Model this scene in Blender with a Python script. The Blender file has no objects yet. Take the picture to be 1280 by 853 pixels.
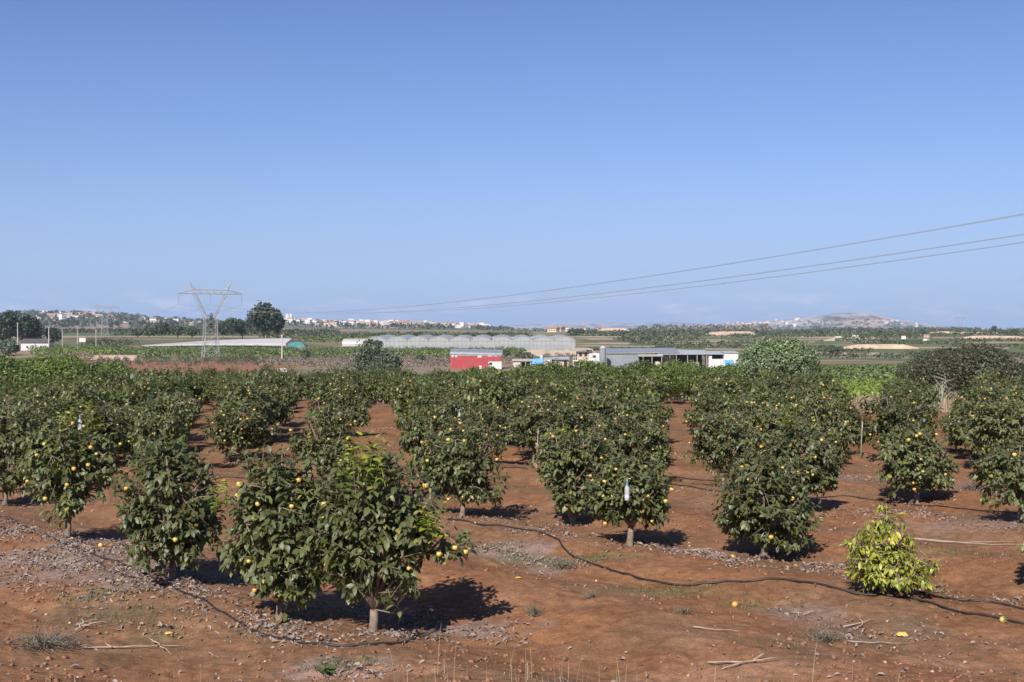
import bpy, math, random
import numpy as np
from mathutils import Vector

S = bpy.context.scene
C = S.collection
RNG = np.random.default_rng(7)
random.seed(7)
F, CX, HY, CAMZ = 1500.0, 640.0, 412.0, 3.6      # focal length (px of the 1280 frame), centre, horizon row, eye height
PI = math.pi

# ------------------------------------------------------------------ noise
def _hash(i, j, s):
    h = (i.astype(np.int64) * 374761393 + j.astype(np.int64) * 668265263 + s * 1274126177) & 0xFFFFFFFF
    h = ((h ^ (h >> 13)) * 1274126177) & 0xFFFFFFFF
    return ((h ^ (h >> 16)) & 0xFFFF) / 65535.0
def vnoise(x, y, s=0):
    x = np.asarray(x, float); y = np.asarray(y, float)
    i, j = np.floor(x), np.floor(y)
    u, v = x - i, y - j
    u = u*u*(3-2*u); v = v*v*(3-2*v)
    a, b, c, d = _hash(i, j, s), _hash(i+1, j, s), _hash(i, j+1, s), _hash(i+1, j+1, s)
    return (a*(1-u)+b*u)*(1-v) + (c*(1-u)+d*u)*v
def fbm(x, y, s=0, o=4):
    t, a, n = 0, 1.0, 0
    for k in range(o):
        t = t + a*vnoise(x*2**k+17.3*k, y*2**k-9.1*k, s+k); n += a; a *= .5
    return t/n
def sstep(a, b, x):
    t = np.clip((np.asarray(x, float)-a)/(b-a), 0, 1)
    return t*t*(3-2*t)

# ------------------------------------------------------------------ terrain height
KY = [-60, 2, 5, 8, 10.5, 12, 14, 20, 40, 62, 80, 110, 160, 220, 300, 440, 500, 560, 650, 715, 800, 1000, 1500, 2000, 40000]
KZ = [2.0, 2.0, 1.75, .9, .25, .06, 0, 0, -.25, -.65, -1.2, -3.0, -5.4, -6.6, -7.1, -7.3, -6.2, -4.6, -2.6, -1.5, -.9, -.2, .6, 1.0, 1.0]
LH_U = [-900, -100, 0, 60, 100, 150, 200, 260, 320, 360, 400, 430, 480, 560, 620, 665, 3000]
LH_Y = [402, 396, 393.5, 393, 394, 396, 400, 404, 404, 400, 402, 404, 405, 407, 410, 412.5, 413]
RM_U = [-900, 820, 850, 880, 905, 930, 960, 985, 1005, 1025, 1045, 1060, 1078, 1092, 1106, 1130, 1160, 1190, 1230, 1300, 2000]
RM_Y = [412.5, 412, 410, 407, 405, 403, 401.5, 399, 397, 394, 392, 390.5, 390.5, 392, 396, 401, 405, 408, 410, 411, 412]
FR_U = [-900, 420, 520, 600, 660, 720, 760, 800, 840, 880, 930, 1000, 2000]
FR_Y = [412, 411, 410, 408, 405.5, 403.5, 402.5, 404, 402.5, 405, 408, 411, 412]
def hgt(X, Y, fine=True):
    X = np.asarray(X, float); Y = np.asarray(Y, float)
    z = np.interp(Y, KY, KZ)
    Yp = np.maximum(Y, 1.0)
    u = CX + F*X/Yp
    h = np.maximum(HY - np.interp(u, LH_U, LH_Y), 0)*3200/F
    h = h*(.88+.24*fbm(X/260, Y/260, 3))
    z = z + h*sstep(1600, 3200, Y)*(1-sstep(3400, 5200, Y))
    m = np.maximum(HY - np.interp(u, RM_U, RM_Y), 0)*6600/F
    ridg = 1-np.abs(2*fbm(X/420, Y/420, 11)-1)
    prof = sstep(4400, 6600, Y)*(1-sstep(7000, 9000, Y))
    z = z + m*np.clip(prof*(.55+.55*ridg), 0, 1.06)
    z = z + np.maximum(HY - np.interp(u, FR_U, FR_Y), 0)*14000/F*sstep(11500, 14000, Y)
    # undulation in the middle distance
    z = z + (fbm(X/60, Y/60, 21)-.5)*1.2*sstep(90, 200, Y)*(1-sstep(900, 1500, Y))
    # stepped terraces below the mountain
    tm = sstep(440, 480, Y)*(1-sstep(1000, 1300, Y))*sstep(700, 740, u)
    st = z/.85+(vnoise(X/230, Y/500, 23)-.5)*.9
    fr = st-np.floor(st)
    z = z+tm*.85*(sstep(.62, 1.0, fr)-fr)
    # soil relief of the orchard
    near = (1-sstep(85, 115, Y))
    n = (fbm(X/2.6, Y/2.6, 31, 3)-.5)*.16
    # shallow berms along the tree rows (diagonal)
    q = (X + Y/1.15)
    n = n + .08*np.cos(q*2*PI/4.6 - .6)*(.5+fbm(X/3, Y/3, 5, 2))
    if fine:
        n = n + (fbm(X/.42, Y/.42, 41, 3)-.5)*.09 + (vnoise(X/.11, Y/.11, 51)-.5)*.028*(.4+1.2*vnoise(X/.9, Y/.9, 52))
    z = z + n*near*sstep(8, 12, Y)
    return z
def zat(x, y): return float(hgt(np.array([x]), np.array([y]), True)[0])
_D = 8*1.0035**np.arange(0, 2170)
def at(px, py):
    """the point of the ground seen at a pixel of the photograph"""
    X = (px-CX)/F*_D
    zr = CAMZ-(py-HY)/F*_D
    zt = hgt(X, _D, False)
    k = np.argmax(zt >= zr)
    if k == 0: k = len(_D)-1 if zt[0] < zr[0] else 0
    if k > 0:
        a = zr[k-1]-zt[k-1]; b = zt[k]-zr[k]; t = a/(a+b) if a+b > 0 else 0
        d = _D[k-1]+(_D[k]-_D[k-1])*t
    else: d = _D[0]
    x = (px-CX)/F*d
    return Vector((x, d, zat(x, d)))
def px_of(x, y, z): return CX+F*x/y, HY-(z-CAMZ)/y*F

# ------------------------------------------------------------------ materials
def lin(r, g, b): return (r, g, b, 1)
def new_mat(name):
    m = bpy.data.materials.new(name); m.use_nodes = True
    nt = m.node_tree; b = nt.nodes['Principled BSDF']
    return m, nt, b
def noise_node(nt, scale, detail=4, coord='Object', rough=.6):
    tc = nt.nodes.new('ShaderNodeTexCoord'); n = nt.nodes.new('ShaderNodeTexNoise')
    n.inputs['Scale'].default_value = scale; n.inputs['Detail'].default_value = detail; n.inputs['Roughness'].default_value = rough
    nt.links.new(tc.outputs[coord], n.inputs['Vector'])
    return n
def mix_col(nt, fac, a, b, mode='MIX'):
    m = nt.nodes.new('ShaderNodeMix'); m.data_type = 'RGBA'; m.blend_type = mode
    for sock, v in ((m.inputs[0], fac), (m.inputs[6], a), (m.inputs[7], b)):
        if isinstance(v, (tuple, list)): sock.default_value = v
        elif isinstance(v, (int, float)): sock.default_value = v
        else: nt.links.new(v, sock)
    return m.outputs[2]
def ramp(nt, fac, stops):
    r = nt.nodes.new('ShaderNodeValToRGB')
    e = r.color_ramp.elements
    e[0].position, e[0].color = stops[0]; e[1].position, e[1].color = stops[-1]
    for p, c in stops[1:-1]:
        q = e.new(p); q.color = c
    nt.links.new(fac, r.inputs[0]); return r.outputs[0]
def plain(name, col, rough=.7, var=.25, scale=3.0, metal=0, spec=.3, bump=0):
    m, nt, b = new_mat(name)
    n = noise_node(nt, scale)
    dark = tuple(c*(1-var) for c in col)+(1,); lite = tuple(min(1, c*(1+var)) for c in col)+(1,)
    c = ramp(nt, n.outputs[0], [(.3, dark), (.7, lite)])
    nt.links.new(c, b.inputs['Base Color'])
    b.inputs['Roughness'].default_value = rough; b.inputs['Metallic'].default_value = metal
    b.inputs['Specular IOR Level'].default_value = spec
    if bump:
        bp = nt.nodes.new('ShaderNodeBump'); bp.inputs['Strength'].default_value = bump; bp.inputs['Distance'].default_value = .02
        nt.links.new(n.outputs[0], bp.inputs['Height']); nt.links.new(bp.outputs[0], b.inputs['Normal'])
    return m
def leaf_mat(name, stops, rough=.42, spec=.5, trans=.22, tcol=(.10, .17, .02), objvar=.18):
    """leaf material: colour by each leaf's own tint, a little by the plant, and light through the blade"""
    m, nt, b = new_mat(name)
    at_ = nt.nodes.new('ShaderNodeAttribute'); at_.attribute_name = 'tint'
    c = ramp(nt, at_.outputs['Fac'], stops)
    oi = nt.nodes.new('ShaderNodeObjectInfo')
    v = nt.nodes.new('ShaderNodeMapRange'); v.inputs[3].default_value = 1-objvar; v.inputs[4].default_value = 1+objvar
    nt.links.new(oi.outputs['Random'], v.inputs[0])
    hs = nt.nodes.new('ShaderNodeHueSaturation'); nt.links.new(c, hs.inputs['Color']); nt.links.new(v.outputs[0], hs.inputs['Value'])
    nt.links.new(hs.outputs[0], b.inputs['Base Color'])
    b.inputs['Roughness'].default_value = rough; b.inputs['Specular IOR Level'].default_value = spec
    tr = nt.nodes.new('ShaderNodeBsdfTranslucent'); tr.inputs[0].default_value = tcol+(1,)
    mx = nt.nodes.new('ShaderNodeMixShader'); mx.inputs[0].default_value = trans
    nt.links.new(b.outputs[0], mx.inputs[1]); nt.links.new(tr.outputs[0], mx.inputs[2])
    nt.links.new(mx.outputs[0], nt.nodes['Material Output'].inputs[0])
    return m

M = {}
M['persimmon_leaf'] = leaf_mat('persimmon_leaf', [(0, lin(.048, .062, .021)), (.5, lin(.100, .119, .040)), (.85, lin(.155, .168, .058)), (1, lin(.27, .23, .045))], rough=.5, spec=.6, trans=.22, tcol=(.20, .24, .03))
M['young_leaf'] = leaf_mat('young_leaf', [(0, lin(.16, .22, .03)), (.6, lin(.30, .34, .05)), (1, lin(.50, .44, .06))], rough=.45, trans=.3, tcol=(.4, .45, .05))
M['sapling_leaf'] = leaf_mat('sapling_leaf', [(0, lin(.10, .14, .025)), (.45, lin(.25, .28, .04)), (.8, lin(.42, .39, .055)), (1, lin(.50, .36, .05))], rough=.45, trans=.28, tcol=(.3, .4, .04))
M['citrus_leaf'] = leaf_mat('citrus_leaf', [(0, lin(.055, .082, .018)), (.5, lin(.10, .138, .028)), (1, lin(.17, .21, .045))], rough=.45, trans=.22, tcol=(.15, .24, .03), objvar=.35)
M['pale_leaf'] = leaf_mat('pale_leaf', [(0, lin(.08, .12, .052)), (.5, lin(.155, .215, .10)), (1, lin(.25, .32, .16))], rough=.4, trans=.2, tcol=(.15, .22, .05))
M['dark_leaf'] = leaf_mat('dark_leaf', [(0, lin(.026, .030, .015)), (.5, lin(.045, .048, .024)), (1, lin(.08, .08, .04))], rough=.5, trans=.1)
M['pine_leaf'] = leaf_mat('pine_leaf', [(0, lin(.014, .026, .012)), (.5, lin(.028, .048, .018)), (1, lin(.05, .075, .026))], rough=.55, trans=.1)
M['olive_leaf'] = leaf_mat('olive_leaf', [(0, lin(.045, .06, .035)), (.5, lin(.075, .095, .055)), (1, lin(.12, .14, .085))], rough=.5, trans=.1)
M['grove_leaf'] = leaf_mat('grove_leaf', [(0, lin(.06, .085, .022)), (.5, lin(.10, .135, .036)), (1, lin(.155, .19, .055))], rough=.5, trans=.15)
M['far_leaf'] = leaf_mat('far_leaf', [(0, lin(.035, .046, .02)), (.5, lin(.06, .074, .032)), (1, lin(.095, .108, .048))], rough=.6, trans=.1)
M['field_leaf'] = leaf_mat('field_leaf', [(0, lin(.13, .19, .03)), (.5, lin(.21, .28, .045)), (1, lin(.30, .36, .06))], rough=.5, trans=.2, tcol=(.25, .35, .03))
M['scrub_leaf'] = leaf_mat('scrub_leaf', [(0, lin(.10, .085, .06)), (.5, lin(.17, .14, .105)), (1, lin(.26, .21, .16))], rough=.8, trans=.05)
M['straw'] = leaf_mat('straw', [(0, lin(.22, .17, .11)), (.5, lin(.36, .28, .18)), (1, lin(.5, .42, .3))], rough=.7, trans=.15, tcol=(.4, .3, .15))
M['dead_leaf'] = leaf_mat('dead_leaf', [(0, lin(.10, .07, .055)), (.4, lin(.20, .15, .13)), (.8, lin(.31, .25, .225)), (1, lin(.40, .26, .15))], rough=.75, trans=.05)
M['green_weed'] = leaf_mat('green_weed', [(0, lin(.05, .09, .03)), (1, lin(.12, .18, .06))], rough=.5)
M['bark'] = plain('bark', (.20, .15, .115), .85, .4, 14, bump=.6)
M['dead_wood'] = plain('dead_wood', (.30, .265, .23), .8, .3, 9)
M['stick'] = plain('stick', (.33, .26, .21), .8, .35, 10)
def fruit_mat(name, a, b_):
    m, nt, b = new_mat(name)
    oi = nt.nodes.new('ShaderNodeObjectInfo')
    n = noise_node(nt, 9, 2)
    c = ramp(nt, oi.outputs['Random'], [(0, a), (.6, b_), (1, lin(b_[0]*.95, b_[1]*.72, b_[2]*.8))])
    c = mix_col(nt, .25, c, ramp(nt, n.outputs[0], [(.35, lin(.45, .36, .04)), (.65, b_)]))
    nt.links.new(c, b.inputs['Base Color']); b.inputs['Roughness'].default_value = .35
    b.inputs['Subsurface Weight'].default_value = 0
    return m
M['fruit_yellow'] = fruit_mat('fruit_yellow', lin(.50, .42, .10), lin(.62, .42, .11))
M['fruit_orange'] = fruit_mat('fruit_orange', lin(.60, .40, .11), lin(.66, .36, .09))
M['calyx'] = plain('calyx', (.10, .13, .04), .7)
M['hose'] = plain('hose', (.022, .020, .020), .5, .5, 20, spec=.4)
M['steel'] = plain('steel', (.31, .305, .30), .55, .15, .4, metal=.0, spec=.4)
M['wire'] = plain('wire', (.30, .28, .28), .5, .1, 1)
M['insulator'] = plain('insulator', (.30, .33, .33), .3, .1, 1)
M['white'] = plain('white', (.52, .515, .50), .7, .07, .7)
M['house_white'] = plain('house_white', (.68, .66, .63), .7, .07, .1)
M['offwhite'] = plain('offwhite', (.48, .45, .40), .8, .12, .6)
M['cream'] = plain('cream', (.48, .40, .30), .8, .1, .5)
M['tan'] = plain('tan', (.44, .33, .24), .85, .15, .6)
M['grey_wall'] = plain('grey_wall', (.21, .23, .255), .7, .12, .5)
M['concrete'] = plain('concrete', (.46, .44, .41), .85, .15, 2)
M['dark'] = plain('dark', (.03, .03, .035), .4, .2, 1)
M['glass'] = plain('glass', (.05, .06, .075), .12, .1, 1, spec=.6)
M['blue'] = plain('blue', (.10, .30, .62), .5, .15, 1)
M['teal'] = plain('teal', (.05, .22, .22), .6, .25, .7)
M['tile'] = plain('tile', (.36, .17, .10), .85, .2, 1)
M['stone'] = plain('stone', (.40, .29, .24), .9, .25, 1.5)
M['roof_dark'] = plain('roof_dark', (.09, .08, .08), .8, .2, 1)
def sheet(name, col, step, rough=.45, axis=0, var=.10, metal=.0):
    """corrugated or boarded sheet: fine ribs across one axis plus weathering"""
    m, nt, b = new_mat(name)
    tc = nt.nodes.new('ShaderNodeTexCoord')
    w = nt.nodes.new('ShaderNodeTexWave'); w.bands_direction = 'XYZ'[axis]; w.inputs['Scale'].default_value = 1/step*.33; w.inputs['Distortion'].default_value = 0
    nt.links.new(tc.outputs['Object'], w.inputs[0])
    n = noise_node(nt, .8, 5)
    c = ramp(nt, n.outputs[0], [(.3, tuple(x*(1-var*1.6) for x in col)+(1,)), (.7, tuple(x*(1+var) for x in col)+(1,))])
    nt.links.new(c, b.inputs['Base Color'])
    bp = nt.nodes.new('ShaderNodeBump'); bp.inputs['Strength'].default_value = .5; bp.inputs['Distance'].default_value = .04
    nt.links.new(w.outputs[0], bp.inputs['Height']); nt.links.new(bp.outputs[0], b.inputs['Normal'])
    b.inputs['Roughness'].default_value = rough; b.inputs['Metallic'].default_value = metal
    return m
M['red_wall'] = sheet('red_wall', (.34, .045, .048), .5, .6, 0, .16)
M['roof_grey'] = sheet('roof_grey', (.22, .235, .26), .5, .5, 0)
M['roof_lite'] = sheet('roof_lite', (.36, .38, .40), .6, .5, 0)
M['roof_tan'] = sheet('roof_tan', (.42, .38, .32), .5, .6, 0)
def film(name, col, alpha):
    m, nt, b = new_mat(name)
    n = noise_node(nt, .25, 4)
    c = ramp(nt, n.outputs[0], [(.3, tuple(x*.86 for x in col)+(1,)), (.7, col+(1,))])
    nt.links.new(c, b.inputs['Base Color']); b.inputs['Roughness'].default_value = .4
    tp = nt.nodes.new('ShaderNodeBsdfTransparent'); mx = nt.nodes.new('ShaderNodeMixShader'); mx.inputs[0].default_value = alpha
    nt.links.new(tp.outputs[0], mx.inputs[1]); nt.links.new(b.outputs[0], mx.inputs[2])
    nt.links.new(mx.outputs[0], nt.nodes['Material Output'].inputs[0])
    return m
M['film'] = film('film', (.42, .44, .44), .66)
M['film_white'] = film('film_white', (.46, .445, .43), .97)
M['bottle'] = film('bottle', (.70, .74, .78), .4)
def ground_mat():
    m, nt, b = new_mat('soil_and_fields')
    a = nt.nodes.new('ShaderNodeAttribute'); a.attribute_name = 'Col'
    tc = nt.nodes.new('ShaderNodeTexCoord')
    def nz(s, d=5, r=.65):
        n = nt.nodes.new('ShaderNodeTexNoise'); n.inputs['Scale'].default_value = s; n.inputs['Detail'].default_value = d; n.inputs['Roughness'].default_value = r
        nt.links.new(tc.outputs['Object'], n.inputs['Vector']); return n
    n1, n2, n3 = nz(1.1), nz(7, 6), nz(40, 4)
    f1 = ramp(nt, n1.outputs[0], [(.3, lin(.80, .80, .80)), (.7, lin(1.18, 1.16, 1.14))])
    f2 = ramp(nt, n2.outputs[0], [(.32, lin(.74, .73, .72)), (.5, lin(1, 1, 1)), (.70, lin(1.28, 1.30, 1.32))])
    f3 = ramp(nt, n3.outputs[0], [(.3, lin(.70, .70, .70)), (.7, lin(1.27, 1.27, 1.27))])
    c = mix_col(nt, 1.0, a.outputs['Color'], f1, 'MULTIPLY'); c = mix_col(nt, 1.0, c, f2, 'MULTIPLY'); c = mix_col(nt, 1.0, c, f3, 'MULTIPLY')
    nt.links.new(c, b.inputs['Base Color']); b.inputs['Roughness'].default_value = .95; b.inputs['Specular IOR Level'].default_value = .12
    bp = nt.nodes.new('ShaderNodeBump'); bp.inputs['Strength'].default_value = .7; bp.inputs['Distance'].default_value = .045
    nt.links.new(n2.outputs[0], bp.inputs['Height'])
    bp2 = nt.nodes.new('ShaderNodeBump'); bp2.inputs['Strength'].default_value = .5; bp2.inputs['Distance'].default_value = .008
    nt.links.new(n3.outputs[0], bp2.inputs['Height']); nt.links.new(bp.outputs[0], bp2.inputs['Normal'])
    nt.links.new(bp2.outputs[0], b.inputs['Normal'])
    return m
M['ground'] = ground_mat()

# ------------------------------------------------------------------ object helpers
def mesh(name, V, Fc, mats, fm=None, smooth=False, tint=None):
    me = bpy.data.meshes.new(name)
    me.from_pydata([tuple(v) for v in V] if not isinstance(V, np.ndarray) else V.tolist(), [], Fc if isinstance(Fc, list) else Fc.tolist())
    for m in (mats if isinstance(mats, (list, tuple)) else [mats]): me.materials.append(M[m])
    if fm is not None: me.polygons.foreach_set('material_index', np.asarray(fm, np.int32))
    if smooth: me.polygons.foreach_set('use_smooth', np.ones(len(me.polygons), bool))
    if tint is not None:
        a = me.attributes.new('tint', 'FLOAT', 'POINT'); a.data.foreach_set('value', np.asarray(tint, np.float32))
    me.update(); return me
def link(name, me, parent=None, loc=None, rz=None, scale=None):
    o = bpy.data.objects.new(name, me); C.objects.link(o)
    if parent is not None: o.parent = parent
    if loc is not None: o.location = loc
    if rz is not None: o.rotation_euler = (0, 0, rz)
    if scale is not None: o.scale = scale
    return o
def tag(o, label, cat, group=None, kind=None):
    if label: o['label'] = label
    if cat: o['category'] = cat
    if group: o['group'] = group
    if kind: o['kind'] = kind
    return o
def thing(name, label, cat, loc=(0, 0, 0), rz=0, group=None):
    o = link(name, None, None, loc, rz); o.empty_display_size = .2
    return tag(o, label, cat, group)
class MB:
    """collects shapes for one mesh"""
    def __init__(s): s.V, s.F, s.I = [], [], []
    def add(s, V, Fc, i=0):
        n = len(s.V); s.V += [tuple(v) for v in V]; s.F += [tuple(n+k for k in f) for f in Fc]; s.I += [i]*len(Fc)
    def box(s, x0, x1, y0, y1, z0, z1, i=0):
        s.add([(x0, y0, z0), (x1, y0, z0), (x1, y1, z0), (x0, y1, z0), (x0, y0, z1), (x1, y0, z1), (x1, y1, z1), (x0, y1, z1)],
              [(0, 3, 2, 1), (4, 5, 6, 7), (0, 1, 5, 4), (1, 2, 6, 5), (2, 3, 7, 6), (3, 0, 4, 7)], i)
    def hexa(s, bottom, top, i=0):
        s.add(list(bottom)+list(top), [(0, 3, 2, 1), (4, 5, 6, 7), (0, 1, 5, 4), (1, 2, 6, 5), (2, 3, 7, 6), (3, 0, 4, 7)], i)
    def tube(s, P, R, n=6, i=0, cap=True):
        P = [Vector(p) for p in P]; R = R if isinstance(R, (list, tuple)) else [R]*len(P)
        base = len(s.V)
        for k, p in enumerate(P):
            d = (P[min(k+1, len(P)-1)]-P[max(k-1, 0)]).normalized()
            a = d.cross(Vector((0, 0, 1)) if abs(d.z) < .9 else Vector((1, 0, 0))).normalized(); b = d.cross(a)
            for j in range(n):
                t = 2*PI*j/n; s.V.append(tuple(p+(a*math.cos(t)+b*math.sin(t))*R[k]))
        for k in range(len(P)-1):
            for j in range(n):
                j2 = (j+1) % n
                s.F.append((base+k*n+j, base+k*n+j2, base+k*n+n+j2, base+k*n+n+j)); s.I.append(i)
        if cap:
            s.F.append(tuple(base+j for j in range(n))[::-1]); s.F.append(tuple(base+(len(P)-1)*n+j for j in range(n))); s.I += [i, i]
    def lathe(s, prof, n=12, c=(0, 0, 0), i=0):
        base = len(s.V)
        for r, z in prof:
            for j in range(n):
                t = 2*PI*j/n; s.V.append((c[0]+r*math.cos(t), c[1]+r*math.sin(t), c[2]+z))
        for k in range(len(prof)-1):
            for j in range(n):
                j2 = (j+1) % n
                s.F.append((base+k*n+j, base+k*n+j2, base+k*n+n+j2, base+k*n+n+j)); s.I.append(i)
    def mesh(s, name, mats, smooth=False): return mesh(name, s.V, s.F, mats, s.I, smooth)
    def obj(s, name, mats, parent=None, smooth=False, **k): return link(name, s.mesh(name, mats, smooth), parent, **k)

# ------------------------------------------------------------------ leaves
LT = np.array([(0, 0, 0), (.30, .25, .05), (.30, 0, .0), (.30, -.25, .05), (.68, .21, .0), (.68, 0, -.05), (.68, -.21, 0), (1, 0, -.18)], float)
LF = [(0, 2, 1), (0, 3, 2), (2, 5, 4, 1), (3, 6, 5, 2), (5, 7, 4), (6, 7, 5)]
DT = np.array([(0, 0, 0), (.5, .28, .03), (1, 0, -.08), (.5, -.28, .03)], float)   # plain diamond for distant plants
DF = [(0, 3, 2, 1)]
def unit(v): return v/np.maximum(np.linalg.norm(v, axis=-1, keepdims=True), 1e-9)
def leaf_arrays(P, D, N, L, T=LT, Fc=LF, width=1.0):
    D = unit(D); Sd = unit(np.cross(N, D)); N2 = np.cross(D, Sd)
    V = P[:, None, :] + L[:, None, None]*(T[None, :, 0:1]*D[:, None, :] + width*T[None, :, 1:2]*Sd[:, None, :] + T[None, :, 2:3]*N2[:, None, :])
    k = len(T); n = len(P)
    faces = []
    offs = (np.arange(n)*k)
    for f in Fc:
        faces.append((offs[:, None]+np.array(f)[None, :]))
    out = []
    for fa in faces: out += fa.tolist()
    return V.reshape(-1, 3), out
def lumpy(d, rng, amp, nh=5, f=2.6):
    s = 0
    for _ in range(nh):
        k = rng.normal(size=3); k /= np.linalg.norm(k)
        s = s + np.sin(d@k*f*rng.uniform(.7, 1.6)+rng.uniform(0, 6.3))
    return 1+amp*s/nh*1.6
def twigs(lobes, n, rng, inner=.45, lump=.35, zmin=.2):
    W = np.array([l[6] if len(l) > 6 else l[3]*l[4]*l[5] for l in lobes], float); W /= W.sum()
    tips, axes = [], []
    for l, w in zip(lobes, W):
        k = max(3, int(round(n*w)))
        d = unit(rng.normal(size=(k, 3)))
        u = 1-inner*rng.random(k)**1.4
        t = np.array(l[:3])+d*np.array(l[3:6])*(u*lumpy(d, rng, lump))[:, None]
        ax = unit(d*.8+np.array([0, 0, .22])+rng.normal(size=(k, 3))*.35)
        ok = t[:, 2] > zmin+.1*rng.random(k)
        tips.append(t[ok]); axes.append(ax[ok])
    # upright leaders that break the outline
    top = max(l[2]+l[5] for l in lobes); k = max(4, n//22); l0 = lobes[0]
    a, q = rng.uniform(0, 6.28, k), np.sqrt(rng.random(k))*.85
    t = np.column_stack([l0[0]+np.cos(a)*q*l0[3], l0[1]+np.sin(a)*q*l0[4], l0[2]+l0[5]*np.sqrt(1-q*q*.9)*rng.uniform(.9, 1.14, k)])
    tips.append(t); axes.append(unit(np.array([0, 0, 1.])+rng.normal(size=(k, 3))*.3))
    return np.concatenate(tips), np.concatenate(axes)
def crown_mesh(name, tips, axes, rng, nl=9, size=.13, mat='persimmon_leaf', droop=.55, span=.27, T=LT, Fc=LF, width=1.0, tint_lo=0, tint_hi=1):
    n = len(tips)
    k = np.tile(np.arange(nl), n); ti = np.repeat(np.arange(n), nl)
    s = (k+rng.random(n*nl)*.6)/nl
    ax = axes[ti]
    P = tips[ti]-ax*(s*span)[:, None]
    P[:, 2] -= .02*s
    ref = unit(np.cross(ax, rng.normal(size=(n, 3))[ti])); ref2 = np.cross(ax, ref)
    ang = k*2.4+rng.random(n*nl)*.7
    rad = ref*np.cos(ang)[:, None]+ref2*np.sin(ang)[:, None]
    D = unit(ax*(.75-.45*s)[:, None]+rad*(.45+.5*s)[:, None]+np.array([0, 0, -1.])*(droop*(.5+rng.random(n*nl)))[:, None]+rng.normal(size=(n*nl, 3))*.15)
    N = unit(np.array([0, 0, .75])+ax*.95+rad*.25+rng.normal(size=(n*nl, 3))*.33)
    L = size*(.62+.55*rng.random(n*nl))*(1-.35*(s < .18))
    V, Fq = leaf_arrays(P, D, N, L, T, Fc, width)
    tw = rng.random(n)[ti]*.45
    tint = np.clip(tint_lo+(tint_hi-tint_lo)*(tw+rng.random(n*nl)*.45+.10*(s < .2)), 0, 1)
    rare = rng.random(n*nl) < .012
    tint[rare] = 1.0
    return mesh(name, V, Fq, mat, None, True, np.repeat(tint, len(T)))
def branches_mesh(name, lobes, tips, axes, rng, h0=.36, r0=.05, lean=(0, 0), span=.27, sub=1.0, mat='bark', nl=6):
    mb = MB()
    top = Vector((lean[0], lean[1], h0))
    mb.tube([(0, 0, -.12), (0, 0, 0), (lean[0]*.4+.01, lean[1]*.4, h0*.5), top], [r0*1.35, r0*1.2, r0, r0*.92], 9)
    nodes = [top]
    for l in lobes:
        m = nl if l is lobes[0] else 2
        for q in range(m):
            a = 2*PI*(q+rng.random()*.5)/m
            e = Vector(l[:3])+Vector((math.cos(a)*l[3]*.55, math.sin(a)*l[4]*.55, l[5]*rng.uniform(-.1, .55)))
            if q == 0: e = Vector(l[:3])+Vector((0, 0, l[5]*.7))
            mid = top.lerp(e, .45)+Vector((rng.normal()*.04, rng.normal()*.04, .05))
            mb.tube([top, mid, e], [r0*.55, r0*.36, r0*.16], 6)
            nodes += [top.lerp(mid, .6), mid, mid.lerp(e, .5), e]
    nn = np.array([tuple(v) for v in nodes])
    sel = rng.random(len(tips)) < sub
    for t, a in zip(tips[sel], axes[sel]):
        b = t-a*span
        k = np.argmin(((nn-b)**2).sum(1)+.3*np.maximum(nn[:, 2]-b[2], 0))
        mb.tube([nn[k], (nn[k]+b)/2+rng.normal(size=3)*.02, b, t], [.011, .008, .006, .003], 4, cap=False)
    return mb.mesh(name, [mat], True)
def fruit_spots(lobes, n, rng, zmin=.3):
    W = np.array([l[3]*l[5] for l in lobes]); W = W/W.sum()
    out = []
    while len(out) < n:
        l = lobes[rng.choice(len(lobes), p=W)]
        d = unit(rng.normal(size=3))
        if d[1] > .35 and rng.random() < .8: continue
        p = np.array(l[:3])+d*np.array(l[3:6])*rng.uniform(.80, .98)
        if p[2] > zmin: out.append(p)
    return out
def fruit_mesh(name, mat):
    mb = MB()
    prof = [(0, -.038), (.02, -.036), (.034, -.024), (.0405, -.004), (.039, .014), (.030, .028), (.014, .034), (0, .033)]
    mb.lathe(prof, 14)
    for k in range(4):
        t = k*PI/2
        c, s = math.cos(t), math.sin(t)
        mb.add([(0, 0, .037), (.024*c-.014*s, .024*s+.014*c, .041), (.036*c, .036*s, .031), (.024*c+.014*s, .024*s-.014*c, .041)], [(0, 3, 2, 1)], 1)
    mb.tube([(0, 0, .034), (.004, 0, .058)], .004, 5, 1)
    return mb.mesh(name, [mat, 'calyx'], True)
FRUIT = [fruit_mesh('persimmon_fruit', 'fruit_yellow'), fruit_mesh('persimmon_fruit', 'fruit_orange')]

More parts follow.
